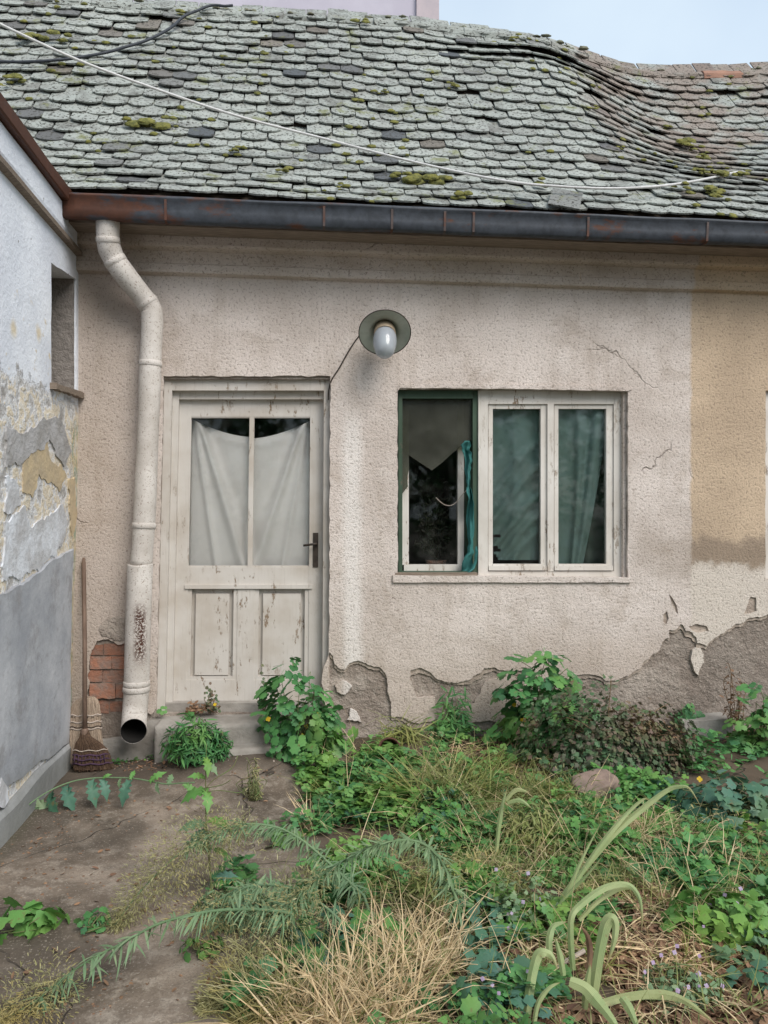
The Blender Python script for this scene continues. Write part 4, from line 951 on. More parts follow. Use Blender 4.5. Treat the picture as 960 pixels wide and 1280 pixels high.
mb = MB(); mb.tube(smooth_path([LC - ln * .05, W(455, 418, -.02), W(449, 420, -.004), W(437, 437, -.006), W(424, 460, -.006), W(415, 474, -.005), W(411, 487, .02), W(410.5, 500, .03)], 5), .0042, 6)
child('lamp_cable', mb.mesh('lamp_cable'), M['black_iron'], lamp)

# ------------------------------------------------------------------ CABLES OVER THE ROOF
wp = [(-60, -2, 4.15), (0, 30, 4.2), (100, 76, 4.35), (200, 113, 4.5), (300, 146, 4.62), (400, 172, 4.72), (520, 203, 4.8), (630, 226, 4.86), (700, 233, 4.92), (760, 235.5, 5.0), (820, 233, 5.08), (870, 226, 5.15), (912, 217, 5.22), (922, 215, 5.30)]
wq = []
for a_, b_, d_ in wp:
    h_, n_ = roof_hit(a_, b_)
    if h_: d_ = min(d_, h_.x * SA + (h_.y + D) * CA - .34)
    wq.append(P(a_, b_, d_))
mb = MB(); mb.tube(smooth_path(wq, 5), .0075, 6); tag(link('overhead_cable', mb.mesh('overhead_cable'), M['cable_white']), 'long grey white cable slung diagonally over the cottage roof', 'cable')
pts = []
for px, py in [(292, 3), (282, 8), (272, 17), (262, 26), (248, 32), (232, 39), (218, 52), (200, 63), (180, 72), (160, 78), (140, 84), (115, 89), (90, 93), (60, 96), (30, 97.5), (0, 97), (-30, 95)]:
    h_ = None; q_ = py
    while h_ is None: h_, n_ = roof_hit(px, q_); q_ += 2
    pts.append(h_ + n_ * .10)
mb = MB(); mb.tube(smooth_path(pts, 4), .010, 6); tag(link('roof_cable', mb.mesh('roof_cable'), M['cable_black']), 'dark blue black cable drooping over the tiles from the ridge', 'cable')

# ------------------------------------------------------------------ BROOMS
def bristle_head(root, name, rows_, mat, n, seed, yj=.012, rad=.0022):
    """rows_: (centre Vector, half width, half depth) from neck to tip"""
    r = random.Random(seed); mb = MB()
    core = []
    for c, hw, hd in rows_:
        core += [tuple(Vector(c) + Vector((math.cos(2 * math.pi * k / 14) * hw * .96, math.sin(2 * math.pi * k / 14) * hd * .9, 0))) for k in range(14)]
    fs = [[i * 14 + k, i * 14 + (k + 1) % 14, (i + 1) * 14 + (k + 1) % 14, (i + 1) * 14 + k] for i in range(len(rows_) - 1) for k in range(14)] + [list(range(14)), list(range((len(rows_) - 1) * 14, len(rows_) * 14))[::-1]]
    mb.add(core, fs, .1)
    for i in range(n):
        u = r.uniform(-1, 1); a = -math.sqrt(max(0, 1 - u * u)) * r.uniform(.75, 1.06); pts = []
        for c, hw, hd in rows_: pts.append(Vector(c) + Vector((u * hw + r.gauss(0, .0015), a * hd + r.gauss(0, .0012), 0)))
        pts[-1] += Vector((r.gauss(0, .004), r.gauss(0, .004), r.gauss(0, .010)))
        mb.tube(pts, [rad] * (len(pts) - 1) + [rad * .5], 4, r.random(), False)
    return child(name, mb.mesh(name), mat, root)
def cord(root, rows2, mat, name='stitching', rad=.003):
    mb = MB()
    for c, hw, hd in rows2:
        mb.tube([Vector(c) + Vector((math.cos(t) * hw * 1.03, math.sin(t) * hd * 1.10, .004 * math.sin(t * 7))) for t in [math.pi * k / 16 + math.pi for k in range(17)]], rad, 5)
    return child(name, mb.mesh(name), mat, root)
yb1 = -.10
def BP(px, py, y): return W(px, py, y)
b2 = empty('broom', tuple(BP(108, 955, -.10)), 'pale corn straw broom head with stitched white bands leaning in the corner', 'broom', 'brooms in the corner')
hwf = (D - .1) / FPX
rows_ = [(BP(111, 871, -.055), .030, .016), (BP(109, 875, -.058), .062, .020), (BP(107.5, 882, -.062), .080, .023), (BP(107, 893, -.07), .086, .024), (BP(107, 910, -.085), .088, .022), (BP(108, 930, -.10), .094, .024), (BP(110, 953, -.12), .104, .028)]
bristle_head(b2, 'straw_head', rows_, M['broom_pale'], 150, 5)
cord(b2, [rows_[3], ((rows_[3][0] + rows_[4][0]) / 2, .087, .024), (rows_[4][0], .089, .023)], M['cord_pale'], rad=.0045)
cord(b2, [(rows_[3][0] + Vector((0, 0, -.012)), .087, .024), (rows_[4][0] + Vector((0, 0, .012)), .089, .024)], M['black_iron'], 'seam', .0022)
b1 = empty('broom', tuple(BP(114, 962, -.20)), 'dark brown besom broom with long wooden handle and purple stitching', 'broom', 'brooms in the corner')
top_ = BP(104.5, 697, -.02); neck = BP(106, 917, -.165)
mb = MB(); mb.tube([top_, top_.lerp(neck, .03), top_.lerp(neck, .5) + Vector((.004, -.003, 0)), neck], [.006, .0125, .0125, .014], 10); child('handle', mb.mesh('handle'), M['broom_handle'], b1)
rows_ = [(BP(106, 912, -.160), .018, .016), (BP(107, 921, -.168), .030, .020), (BP(110, 928, -.175), .066, .026), (BP(113, 936, -.18), .092, .028), (BP(115, 946, -.19), .104, .028), (BP(117, 961, -.20), .110, .026)]
bristle_head(b1, 'straw_head', rows_, M['broom_brown'], 150, 6)
cr_ = []
for k in range(3):
    c = rows_[3][0].lerp(rows_[5][0], .25 + .22 * k); cr_.append((c, .098 + .004 * k, .030))
cord(b1, cr_, M['cord'], rad=.005)
cord(b1, [(rows_[3][0] + Vector((0, 0, -.002)), .095, .030)], M['cord_pale'], 'binding', .003)
mb = MB()
for i in range(9): 
    c = rows_[3][0].lerp(rows_[5][0], .2); xx = -.08 + .02 * i; mb.tube([c + Vector((xx, -.033, .0)), c + Vector((xx * 1.06, -.034, -.05))], .0032, 5)
child('stitching', mb.mesh('stitching'), M['cord'], b1)
mb = MB(); mb.tube([neck + Vector((0, 0, .03)), neck + Vector((0, 0, .02)), neck + Vector((0, 0, -.02)), neck + Vector((0, 0, -.03))], [.016, .021, .022, .018], 12); child('collar', mb.mesh('collar'), M['broom_handle'], b1)

# ------------------------------------------------------------------ STONES AND BLOCK IN THE BED
def rock(name, c, sx, sy, sz, mat, label, cat, seed):
    bm = bmesh.new(); bmesh.ops.create_icosphere(bm, subdivisions=4, radius=1)
    for v in bm.verts:
        p = v.co.copy(); a = 1 + .22 * noise.noise(p * 1.3 + Vector((seed, 0, 0))) + .08 * noise.noise(p * 4 + Vector((0, seed, 0)))
        q = Vector((max(-.75, min(.78, p.x)), max(-.75, min(.8, p.y)), max(-.7, min(.62, p.z)))) * a; v.co = Vector((q.x * sx, q.y * sy, q.z * sz))
    me = bm_mesh(bm, name, 0, True); o = link(name, me, mat); o.location = c; o.rotation_euler = (R(8), R(-12), R(15)); return tag(o, label, cat)
rock('stone', G(742, 1003) + Vector((0, .0, .065)), .14, .11, .09, M['stone'], 'reddish fieldstone lying in the weeds below the brown bush', 'stone', 4)
bm = bmesh.new(); p = G(888, 924); bxyz(bm, -.155, .155, -.10, .10, -.06, .10); o = part('concrete_block', bm, M['concrete'], None, .012); o.location = p + Vector((0, .10, .02)); o.rotation_euler = (0, R(-3), R(-4))
tag(o, 'pale concrete block lying at the foot of the right wall', 'block')
mb = MB(); c = G(487, 948); ax = Vector((-.1, -.75, .25)).normalized(); mb.add(*lathe([(-.09, .0), (-.09, .045), (.05, .062), (.062, .066), (.062, .058), (.05, .055), (-.07, .04), (-.07, 0)], ax, c + Vector((0, .0, .05)), 20), 0)
tag(link('flower_pot', mb.mesh('flower_pot'), simple('dark_clay', (.12, .05, .035), (.08, .04, .03), 12, .8, .3)), 'dark clay pot lying on its side among the weeds by the wall', 'pot')
# ------------------------------------------------------------------ PLANTS: leaf templates (local: base at origin, tip along +Y, face up +Z)
def fan(outline, cup=.0, droop=.0, cx=0.0, cy=.5):
    v = [(cx, cy, .0)] + [(x, y, 0) for x, y in outline]; n = len(outline)
    v = [(x, y, cup * ((x - cx) ** 2 + (y - cy) ** 2) - droop * y * y) for x, y, z in v]
    return v, [[0, 1 + i, 1 + (i + 1) % n] for i in range(n)]
def t_palmate(lobes=5, depth=.35, seed=0, k=4):
    r = random.Random(seed); o = []
    m = lobes * k
    for i in range(m):
        a = R(-58) + (R(296)) * i / (m - 1); ph = (i % k) / k
        rad = .5 * (1 - depth * abs(math.sin(math.pi * lobes * i / (m - 1) + math.pi / 2)) ** 1.3) * r.uniform(.93, 1.07)
        a2 = a - R(0)
        o.append((rad * math.cos(a2), .42 + rad * math.sin(a2)))
    o.append((0, .14))
    return fan(o, -.22, .12, 0, .40)
def t_leaflets(n=5, seed=0):            # pinnate celandine-like leaf of lobed leaflets
    r = random.Random(seed); V = []; F = []
    spots = [(0, .60, 0, .44)] + [(sgn * .05, .50 - .22 * (j // 2), sgn * R(62 + 8 * r.random()), .36 - .05 * (j // 2)) for j, sgn in enumerate([-1, 1, -1, 1][:n - 1])]
    for (x, y, ang, L_) in spots:
        o = []
        for q, (a, b) in enumerate([(0, 0), (.28, .12), (.50, .30), (.38, .46), (.54, .66), (.32, .78), (.20, 1.0), (0, .92), (-.20, 1.0), (-.34, .76), (-.52, .64), (-.38, .46), (-.48, .28), (-.26, .1)]):
            o.append((a * L_ * 1.0 + r.uniform(-.01, .01), b * L_ + r.uniform(-.01, .01)))
        vv, ff = fan(o, -.35, .25, 0, L_ * .5); c, s = math.cos(-ang), math.sin(-ang); tz = r.uniform(-.05, .05); b0 = len(V)
        V += [(x + (px * c - py * s), y + (px * s + py * c), z - .10 * (y + py * c) ** 2 + tz) for px, py, z in vv]; F += [[i + b0 for i in f] for f in ff]
    b0 = len(V); V += [(-.012, 0, 0), (.012, 0, 0), (.006, .62, -.04), (-.006, .62, -.04)]; F.append([b0, b0 + 1, b0 + 2, b0 + 3])
    return V, F
def t_clover(seed=0):
    V = []; F = []
    for a in (0, R(120), R(-120)):
        vv, ff = fan([(0, 0), (.20, .12), (.30, .34), (.22, .52), (.05, .48), (-.05, .48), (-.22, .52), (-.30, .34), (-.20, .12)], -.4, 0, 0, .28); c, s = math.cos(a), math.sin(a); b0 = len(V)
        V += [(x * c - y * s, .35 + x * s + y * c, z) for x, y, z in vv]; F += [[i + b0 for i in f] for f in ff]
    return V, F
def t_lance(w_=.16, seg=5, droop=.35, fold=.25):
    V = []; F = []
    for i in range(seg + 1):
        t = i / seg; hw = w_ * .5 * (math.sin(math.pi * min(1, .12 + t * .88)) ** .8 if t < 1 else .02); z = -droop * t * t
        V += [(-hw, t, z + fold * hw), (0, t, z), (hw, t, z + fold * hw)]
    for i in range(seg):
        a = 3 * i; F += [[a, a + 1, a + 4, a + 3], [a + 1, a + 2, a + 5, a + 4]]
    return V, F
def t_blade(w_=.03, droop=.5, seg=4):
    V = []; F = []
    for i in range(seg + 1):
        t = i / seg; hw = w_ * .5 * (1 - t ** 1.6) + .001; V += [(-hw, t * (1 - .25 * droop * t), -droop * t * t), (hw, t * (1 - .25 * droop * t), -droop * t * t)]
    for i in range(seg): a = 2 * i; F.append([a, a + 1, a + 3, a + 2])
    return V, F
def t_arrow():                           # sow-thistle leaf: toothed, clasping
    L_ = [(0, 0), (.14, -.06), (.10, .10), (.22, .20), (.13, .30), (.26, .42), (.15, .52), (.24, .64), (.12, .74), (0, 1.0)]
    o = L_ + [(-x, y) for x, y in L_[-2:0:-1]]
    return fan(o, -.6, .25, 0, .45)
T_PAL = [t_palmate(5, .36, 1), t_palmate(5, .28, 2), t_palmate(7, .22, 3, 3)]
T_CEL = [t_leaflets(5, 1), t_leaflets(5, 2), t_leaflets(3, 3)]
T_CLO = [t_clover()]
T_LAN = [t_lance(.16), t_lance(.13, 5, .5), t_lance(.2, 4, .2)]
T_BLA = [t_blade(.03, .5), t_blade(.025, .9), t_blade(.035, .15)]
T_ARR = [t_arrow()]
T_DEAD = [t_lance(.5, 3, -.3, .5), t_lance(.35, 3, .5, .9), t_palmate(3, .2, 9, 3)]
def frame(n, y):                         # columns x,y,z with z ~ n and y along the leaf
    n = Vector(n).normalized(); y = Vector(y); y = y - n * y.dot(n)
    if y.length < 1e-4: y = n.orthogonal()
    y.normalize(); x = y.cross(n)
    return np.array(((x.x, y.x, n.x), (x.y, y.y, n.y), (x.z, y.z, n.z)))
def rfr(r, az, tilt, size, twist=.5):    # leaf lifted/dropped by tilt along azimuth az
    y = Vector((math.cos(az) * math.cos(tilt), math.sin(az) * math.cos(tilt), math.sin(tilt)))
    n = Vector((0, 0, 1)) + Vector((r.gauss(0, twist), r.gauss(0, twist), 0)) - y * 0
    return frame(n - y * n.dot(y), y) * size
def leaf_meshes(T, mat, nm='leaf'):
    o = []
    for v, f in T:
        me = bpy.data.meshes.new(nm); me.from_pydata(v, [], f); me.materials.append(mat); me.polygons.foreach_set('use_smooth', np.ones(len(f), bool)); me.update(); o.append(me)
    return o
LM = {}
def put_leaf(root, T, mat, m3, loc, r, name='leaf'):
    key = (id(T), mat)
    if key not in LM: LM[key] = leaf_meshes(T, M[mat], name)
    o = bpy.data.objects.new(name, r.choice(LM[key])); C.objects.link(o); o.parent = root
    m4 = Matrix(m3.tolist()).to_4x4(); m4.translation = Vector(loc) - Vector(root.location); o.matrix_local = m4
    return o
T_FLOW = [(lambda V=[], F=[]: (V, F))()]
fv, ff = [], []
for a in range(4):
    q, s = math.cos(a * math.pi / 2), math.sin(a * math.pi / 2); b0 = len(fv)
    for x, y, z in [(0, 0, 0), (.28, .25, .1), (.25, .5, .05), (0, .6, 0), (-.25, .5, .05), (-.28, .25, .1)]: fv.append((x * q - y * s, x * s + y * q, z))
    ff.append([b0 + i for i in range(6)])
T_FLOW = [(fv, ff)]
def dome(name, label, cat, c, rx, ry, h, n, T, mat, size, seed, parts=True, stem='stem', group=None, flowers=0, fl_mat='yellow', shell=.45, lean=(0, 0), droop=(-.5, .5), face=True, squash=1.0):
    """a bushy herb: stems from its foot, leaves set through an uneven dome"""
    r = random.Random(seed); c = Vector(c); root = empty(name, tuple(c), label, cat, group); mb = MB(); lb = MB(); acc = {}
    lob = [(Vector((r.uniform(-1, 1), r.uniform(-1, 1), r.uniform(.0, 1))), r.uniform(.55, 1.1)) for _ in range(9)]
    tips = []
    for i in range(n):
        d = Vector((r.gauss(0, 1), r.gauss(0, 1), abs(r.gauss(0, 1)) * .9)).normalized(); kf = 1.0
        best = max(lob, key=lambda l: l[0].normalized().dot(d)); kf = best[1] * (.75 + .25 * max(0, best[0].normalized().dot(d)))
        t = r.random() ** shell * kf; p = c + Vector((d.x * rx * t + lean[0] * d.z * t, d.y * ry * t + lean[1] * d.z * t, .02 + d.z * h * t * squash))
        p.z = max(p.z, gz(p.x, p.y) + .015)
        if p.y > -.015: p.y = -.015 - r.random() * .05
        az = math.atan2(d.y, d.x) + r.gauss(0, .7); el_ = r.uniform(*droop); yv = Vector((math.cos(az) * math.cos(el_), math.sin(az) * math.cos(el_), math.sin(el_)))
        m3 = frame(Vector((d.x * .8 + r.gauss(0, .45), d.y * .8 + r.gauss(0, .45), .55 + .5 * d.z + r.gauss(0, .3))), yv - Vector((0, 0, .35)) if face else yv) * (size * r.uniform(.6, 1.2))
        if p.y > -.06: m3 = frame(Vector((r.gauss(0, .5), -.9, .6 + r.gauss(0, .3))), Vector((r.gauss(0, 1), -.3, r.gauss(-.3, .5)))) * (size * r.uniform(.6, 1.1))
        if parts: put_leaf(root, T, mat, m3, p, r)
        else: acc.setdefault(r.randrange(len(T)), []).append((m3, tuple(p), r.random()))
        if i % max(4, n // 55) == 0: tips.append(p)
    for p in tips:
        m = c.lerp(p, .5) + Vector((r.gauss(0, .03), r.gauss(0, .03), .3 * (p.z - c.z))); b = c + Vector((r.gauss(0, rx * .18), r.gauss(0, ry * .18), 0)); b.y = min(b.y, -.02); m.y = min(m.y, -.02)
        mb.tube(smooth_path([b, m, p], 3), .0022, 4, 0, False)
    child('stem', mb.mesh('stem'), M[stem], root)
    if not parts:
        for k, l in acc.items(): lb.scatter(T[k][0], T[k][1], [a[0] for a in l], [a[1] for a in l], [a[2] for a in l])
        tag(child('foliage', lb.mesh('foliage'), M[mat], root), kind='stuff')
    for i in range(flowers):
        p = r.choice(tips); q = p + Vector((r.gauss(0, .02), -.02 - .02 * r.random(), r.uniform(.02, .07))); 
        put_leaf(root, T_FLOW, fl_mat, frame(Vector((r.gauss(0, .4), -.9, .5)), Vector((r.gauss(0, 1), 0, 1))) * r.uniform(.018, .027) * (.5 if fl_mat == 'mauve' else 1), q, r, 'flower')
    return root
G2 = lambda px, py: G(px, py)

# ---- celandines and bushes at the wall
dome('celandine', 'dark green leafy celandine with yellow flowers growing at the door step corner', 'plant', Vector((W(388, 900, -.30).x, -.27, .13)), .27, .17, .52, 240, T_CEL, 'l_green', .125, 101, flowers=7, group='celandines', lean=(-.12, .05))
dome('celandine', 'tall dark green celandine with yellow flowers against the wall below the window', 'plant', G2(702, 945) + Vector((-.02, .12, .02)), .33, .20, .70, 270, T_CEL, 'l_green', .14, 102, flowers=9, group='celandines', lean=(-.06, .08), shell=.5)
dome('brown_herb', 'purplish brown withering bush spreading along the wall right of the tall celandine', 'plant', G2(770, 972) + Vector((.0, .12, .0)), .60, .30, .54, 4600, T_PAL + T_CEL, 'l_brownherb', .034, 103, parts=False, stem='stem_brown', flowers=3, fl_mat='mauve')
dome('grassy_herb', 'feathery dark green clump growing in front of the door step', 'plant', Vector((W(252, 900, -.30).x, -.31, .10)), .25, .13, .30, 1300, T_LAN, 'l_green', .065, 104, parts=False, droop=(-.2, 1.1))
dome('celandine', 'small leafy green plant left of the feathery clump by the step', 'plant', G2(222, 945) + Vector((-.02, .10, .05)), .10, .08, .22, 26, T_CEL, 'l_green', .10, 105, group='celandines')
dome('dandelion', 'flat rosette of long toothed leaves growing from the step edge', 'plant', G2(385, 938) + Vector((0, .0, .03)), .15, .10, .09, 34, T_ARR, 'l_green', .17, 106, droop=(-.1, .7))
dome('dry_herb', 'small withered brown herb standing on the step by the door', 'plant', W(266, 889, .02) + Vector((0, -.02, .0)), .07, .03, .19, 60, T_PAL, 'l_brownherb', .026, 107, parts=False, stem='stem_brown', flowers=1)
dome('dry_herb', 'little dry tuft of brown leaves on the step left of the herb', 'plant', W(245, 890, .02) + Vector((0, -.02, .0)), .09, .03, .06, 60, T_DEAD, 'l_dead', .03, 108, parts=False, stem='stem_brown')
dome('dry_herb', 'thin brown leafed sprig rising against the right door panel', 'plant', W(330, 888, .0) + Vector((0, -.03, .0)), .05, .03, .30, 34, T_PAL, 'l_brownherb', .034, 109, parts=False, stem='stem_brown')
dome('wall_plant', 'dark narrow leaved plant growing at the wall left of the tall celandine', 'plant', G2(570, 930) + Vector((0, .12, .0)), .17, .10, .32, 330, T_LAN, 'l_green', .075, 110, parts=False, droop=(-.6, .6))
dome('grass_tuft', 'green tuft of arching grass at the wall beside the clay pot', 'grass', G2(505, 935) + Vector((0, .10, .0)), .19, .12, .20, 220, T_BLA, 'l_olive', .22, 111, parts=False, droop=(.0, 1.2), shell=1.2)
dome('celandine', 'small bluish green plant on the bare plaster beside the concrete block', 'plant', G2(868, 920) + Vector((0, .14, .04)), .09, .06, .20, 34, T_CEL, 'l_green', .085, 112, group='celandines')
dome('celandine', 'dark green plant at the right edge beside the concrete block', 'plant', G2(945, 945) + Vector((.08, .10, .0)), .24, .16, .40, 130, T_CEL, 'l_green', .11, 113, group='celandines')
dome('dry_herb', 'reddish brown dried stalk leaning on the plaster at the right edge', 'plant', G2(938, 935) + Vector((.0, .16, .1)), .09, .05, .45, 90, T_DEAD, 'l_dead', .028, 114, parts=False, stem='stem_brown', lean=(-.03, 0))
dome('columbine', 'blue green columbine patch at the right edge below the wall', 'plant', G2(915, 1030) + Vector((.05, .08, .0)), .36, .22, .20, 230, T_PAL, 'l_blue', .075, 115, flowers=3)
dome('buttercup', 'bright green low plant between the stone and the columbine', 'plant', G2(808, 998) + Vector((0, .05, .0)), .20, .14, .13, 260, T_CEL, 'l_bright', .07, 116, parts=False)
dome('ground_ivy', 'round patch of scalloped green leaves at the right edge', 'plant', G2(910, 1178) + Vector((.02, .06, .0)), .25, .20, .16, 280, T_PAL, 'l_bright', .058, 117, flowers=6, fl_mat='mauve', lean=(0, 0))
dome('mallow', 'broad leaved bright green mallow lying on the concrete at the left edge', 'plant', G2(35, 1160), .16, .09, .085, 44, T_PAL, 'l_bright', .085, 118, droop=(-.35, .2))
dome('bindweed', 'small dark green weed in the crack right of the mallow', 'plant', G2(122, 1160), .09, .06, .06, 40, T_PAL, 'l_green', .034, 119)
dome('bindweed', 'dark green creeping weed below the drooping stalk', 'plant', G2(255, 1192), .13, .06, .05, 50, T_PAL, 'l_green', .03, 120)
dome('grey_weed', 'clump of silvery narrow leaves at the root of the arching stalks', 'plant', G2(300, 1160) + Vector((0, .05, .0)), .16, .12, .17, 380, T_LAN, 'l_horse', .085, 121, parts=False, droop=(-.3, .9))
dome('rue', 'bluish weed with mauve flowers left of the strap leaves', 'plant', G2(650, 1160), .17, .13, .16, 420, T_PAL, 'l_horse', .028, 122, parts=False, flowers=12, fl_mat='mauve')
dome('columbine', 'blue green columbine leaves at the bottom left of the strap leaves', 'plant', G2(610, 1262), .15, .10, .09, 120, T_PAL, 'l_blue', .045, 123, flowers=4, fl_mat='mauve')
dome('buttercup', 'bright green tuft of leaves behind the strap leaves', 'plant', G2(700, 1100), .12, .09, .09, 150, T_CEL, 'l_bright', .055, 124, parts=False)
dome('rue', 'grey weed with mauve flowers right of the strap leaves', 'plant', G2(850, 1250), .16, .10, .09, 350, T_PAL, 'l_horse', .022, 125, parts=False, flowers=14, fl_mat='mauve')
dome('feathery_weed', 'feathery olive green weed in the middle behind the dry grass', 'plant', G2(660, 1052), .24, .16, .20, 1300, T_LAN, 'l_olive', .045, 126, parts=False, droop=(-.2, 1.2))
dome('feathery_weed', 'feathery olive weed left of the strap leaves', 'plant', G2(545, 1130), .18, .13, .17, 900, T_LAN, 'l_olive', .04, 127, parts=False, droop=(-.2, 1.2))
dome('seeding_weed', 'yellowish seeding weed standing on the concrete before the step', 'plant', G2(318, 1000) + Vector((0, 0, .0)), .055, .04, .30, 420, T_LAN, 'l_seed', .022, 128, parts=False, droop=(-.4, 1.2), shell=.7)

# ---- arching horseweeds
def arch(label, pts, seed, leaf_rng, seed_rng, base, ll=.085, dens=150):
    r = random.Random(seed); sp = smooth_path([P(*p) for p in pts], 8); n = len(sp)
    root = empty('horseweed', tuple(sp[0] if base is None else base), label, 'weed', 'arching horseweeds')
    mb = MB(); path = ([Vector(base)] if base is not None else []) + sp
    mb.tube(path, [.0065 - .0048 * i / (len(path) - 1) for i in range(len(path))], 6); child('stem', mb.mesh('stem'), M['l_horse'], root)
    lb = MB(); acc = {}
    Lt = sum((sp[i + 1] - sp[i]).length for i in range(n - 1)); N = int(Lt * dens)
    for i in range(N):
        f = r.random(); k = min(n - 2, int(f * (n - 1))); p = sp[k].lerp(sp[k + 1], f * (n - 1) - k); tn = (sp[k + 1] - sp[k]).normalized()
        if leaf_rng[0] <= f <= leaf_rng[1]:
            side = tn.cross(Vector((0, 0, 1))).normalized(); a = r.uniform(0, 2 * math.pi); upv = side.cross(tn)
            y = side * math.cos(a) + upv * math.sin(a) * .6 + tn * .35 + Vector((0, 0, -1.05)); y.normalize()
            sz = ll * r.uniform(.6, 1.15) * (1 - .45 * max(0, (f - .6) / .4)); nn = Vector((r.gauss(0, .3), r.gauss(0, .3), 1))
            acc.setdefault(r.randrange(3), []).append((frame(nn, y) * sz, tuple(p), r.random()))
    for k, l in acc.items(): lb.scatter(T_LANN[k][0], T_LANN[k][1], [a[0] for a in l], [a[1] for a in l], [a[2] for a in l])
    tag(child('foliage', lb.mesh('foliage'), M['l_horse'], root), kind='stuff')
    sb = MB(); acc = {}
    for i in range(int(Lt * (seed_rng[1] - seed_rng[0]) * 13000)):
        f = seed_rng[0] + (seed_rng[1] - seed_rng[0]) * r.random() ** .9; k = min(n - 2, int(f * (n - 1))); p = sp[k].lerp(sp[k + 1], f * (n - 1) - k)
        g = (f - seed_rng[0]) / (seed_rng[1] - seed_rng[0]); wd = .022 + .085 * math.sin(math.pi * min(1, g * .9 + .1)) ; d = Vector((r.gauss(0, 1), r.gauss(0, 1), r.gauss(-.15, .9))).normalized() * wd * r.random() ** .6 * 1.4
        p = p + d; p.z = max(p.z, gz(p.x, p.y) + .006)
        acc.setdefault(r.randrange(3), []).append((frame(Vector((r.gauss(0, 1), r.gauss(0, 1), 1)), d + Vector((0, 0, .01))) * r.uniform(.008, .019), tuple(p), r.random()))
    for k, l in acc.items(): sb.scatter(T_LAN[k][0], T_LAN[k][1], [a[0] for a in l], [a[1] for a in l], [a[2] for a in l])
    tag(child('seed_heads', sb.mesh('seed_heads'), M['l_seed'], root), kind='stuff')
    return root
T_LANN = [t_lance(.095, 4, .3, .3), t_lance(.08, 4, .55, .3), t_lance(.115, 4, .15, .2)]
arch('grey green weed stalk arching left over the middle of the concrete', [(455, 1120, 2.85), (432, 1098, 2.88), (409, 1077, 2.9), (390, 1060, 2.92), (371, 1046, 2.93), (345, 1034, 2.95), (307, 1030, 2.95), (270, 1040, 2.93), (240, 1055, 2.9), (207, 1082, 2.86), (173, 1117, 2.82), (143, 1157, 2.76)], 201, (0, .74), (.55, 1.0), G(470, 1165), .075, 520)
arch('longest weed stalk arching over the dry grass in front', [(576, 1150, 2.6), (570, 1128, 2.6), (560, 1094, 2.62), (541, 1064, 2.63), (517, 1051, 2.64), (484, 1053, 2.64), (450, 1065, 2.63), (409, 1089, 2.6), (371, 1119, 2.56), (341, 1150, 2.52), (315, 1186, 2.47), (296, 1220, 2.42), (276, 1250, 2.36), (259, 1275, 2.30)], 202, (.05, .66), (.55, 1.0), G(578, 1195), .075, 640)
arch('drooping weed stalk with hanging leaves reaching to the bottom left corner', [(365, 1142, 2.5), (345, 1139, 2.5), (320, 1137, 2.5), (273, 1138, 2.5), (233, 1145, 2.48), (193, 1157, 2.46), (157, 1177, 2.43), (117, 1197, 2.40), (83, 1220, 2.37), (50, 1247, 2.33), (17, 1268, 2.29), (-10, 1285, 2.26)], 203, (0, .82), (.74, 1.0), G(372, 1200), .085, 270)

arch('shorter leafy weed stalk arching between the two longer ones', [(452, 1190, 2.6), (424, 1150, 2.62), (390, 1122, 2.64), (352, 1108, 2.66), (312, 1108, 2.67), (278, 1122, 2.66), (250, 1146, 2.63)], 204, (0, .95), (.86, 1.0), G(462, 1222), .075, 420)
# ---- sow thistle and trailing vine on the concrete
st = empty('sow_thistle', tuple(G(265, 1122)), 'tall thin sow thistle with pale toothed leaves standing on the concrete', 'weed')
r = random.Random(31); base = G(265, 1122); stem = smooth_path([base, P(262, 1080, 2.99), P(258, 1030, 3.0), P(257, 985, 3.0), P(258, 930, 3.0)], 4)
mb = MB(); mb.tube(stem, [.005 - .0035 * i / (len(stem) - 1) for i in range(len(stem))], 6); mb.tube(smooth_path([P(258, 985, 3.0), P(268, 974, 3.02), P(290, 960, 3.04), P(297, 945, 3.05)], 4), .0022, 5)
mb.tube(smooth_path([P(258, 990, 3.0), P(275, 988, 2.99), P(300, 991, 2.98), P(306, 985, 2.98)], 4), .0018, 5); mb.tube(smooth_path([P(258, 985, 3.0), P(278, 981, 2.99), P(288, 975, 2.98)], 3), .0018, 5)
child('stem', mb.mesh('stem'), M['stem'], st)
for (px, py, tx, ty, sz, mat) in [(262, 1022, 288, 1008, .095, 'l_bright'), (257, 1028, 238, 1012, .10, 'l_horse'), (256, 1035, 244, 1030, .075, 'l_blue'), (268, 1095, 282, 1075, .085, 'l_blue'), (264, 1060, 252, 1036, .07, 'l_horse'), (258, 985, 225, 975, .11, 'l_bright'), (258, 985, 262, 1000, .085, 'l_bright'), (258, 945, 268, 930, .07, 'l_bright'), (258, 952, 280, 962, .06, 'l_horse'), (257, 970, 258, 952, .06, 'l_bright'), (268, 1060, 290, 1050, .06, 'l_bright'), (263, 1105, 285, 1098, .07, 'l_bright')]:
    a, b = P(px, py, 3.0), P(tx, ty, 2.95); put_leaf(st, T_ARR, mat, frame(Vector((r.gauss(0, .4), -.5, .8)), b - a) * sz * 1.1, a, r)
vine = empty('trailing_vine', tuple(G(27, 1015)), 'trailing vine with drooping arrow leaves rooted at the neighbouring wall', 'vine')
vp = smooth_path([P(25, 1015, 3.75), P(45, 999, 3.8), P(67, 986, 3.85), P(90, 977, 3.9), P(113, 973, 3.92), P(140, 972, 3.93), P(167, 973, 3.92), P(190, 977, 3.9), P(207, 980, 3.88), P(225, 979, 3.86), P(243, 978, 3.84)], 4)
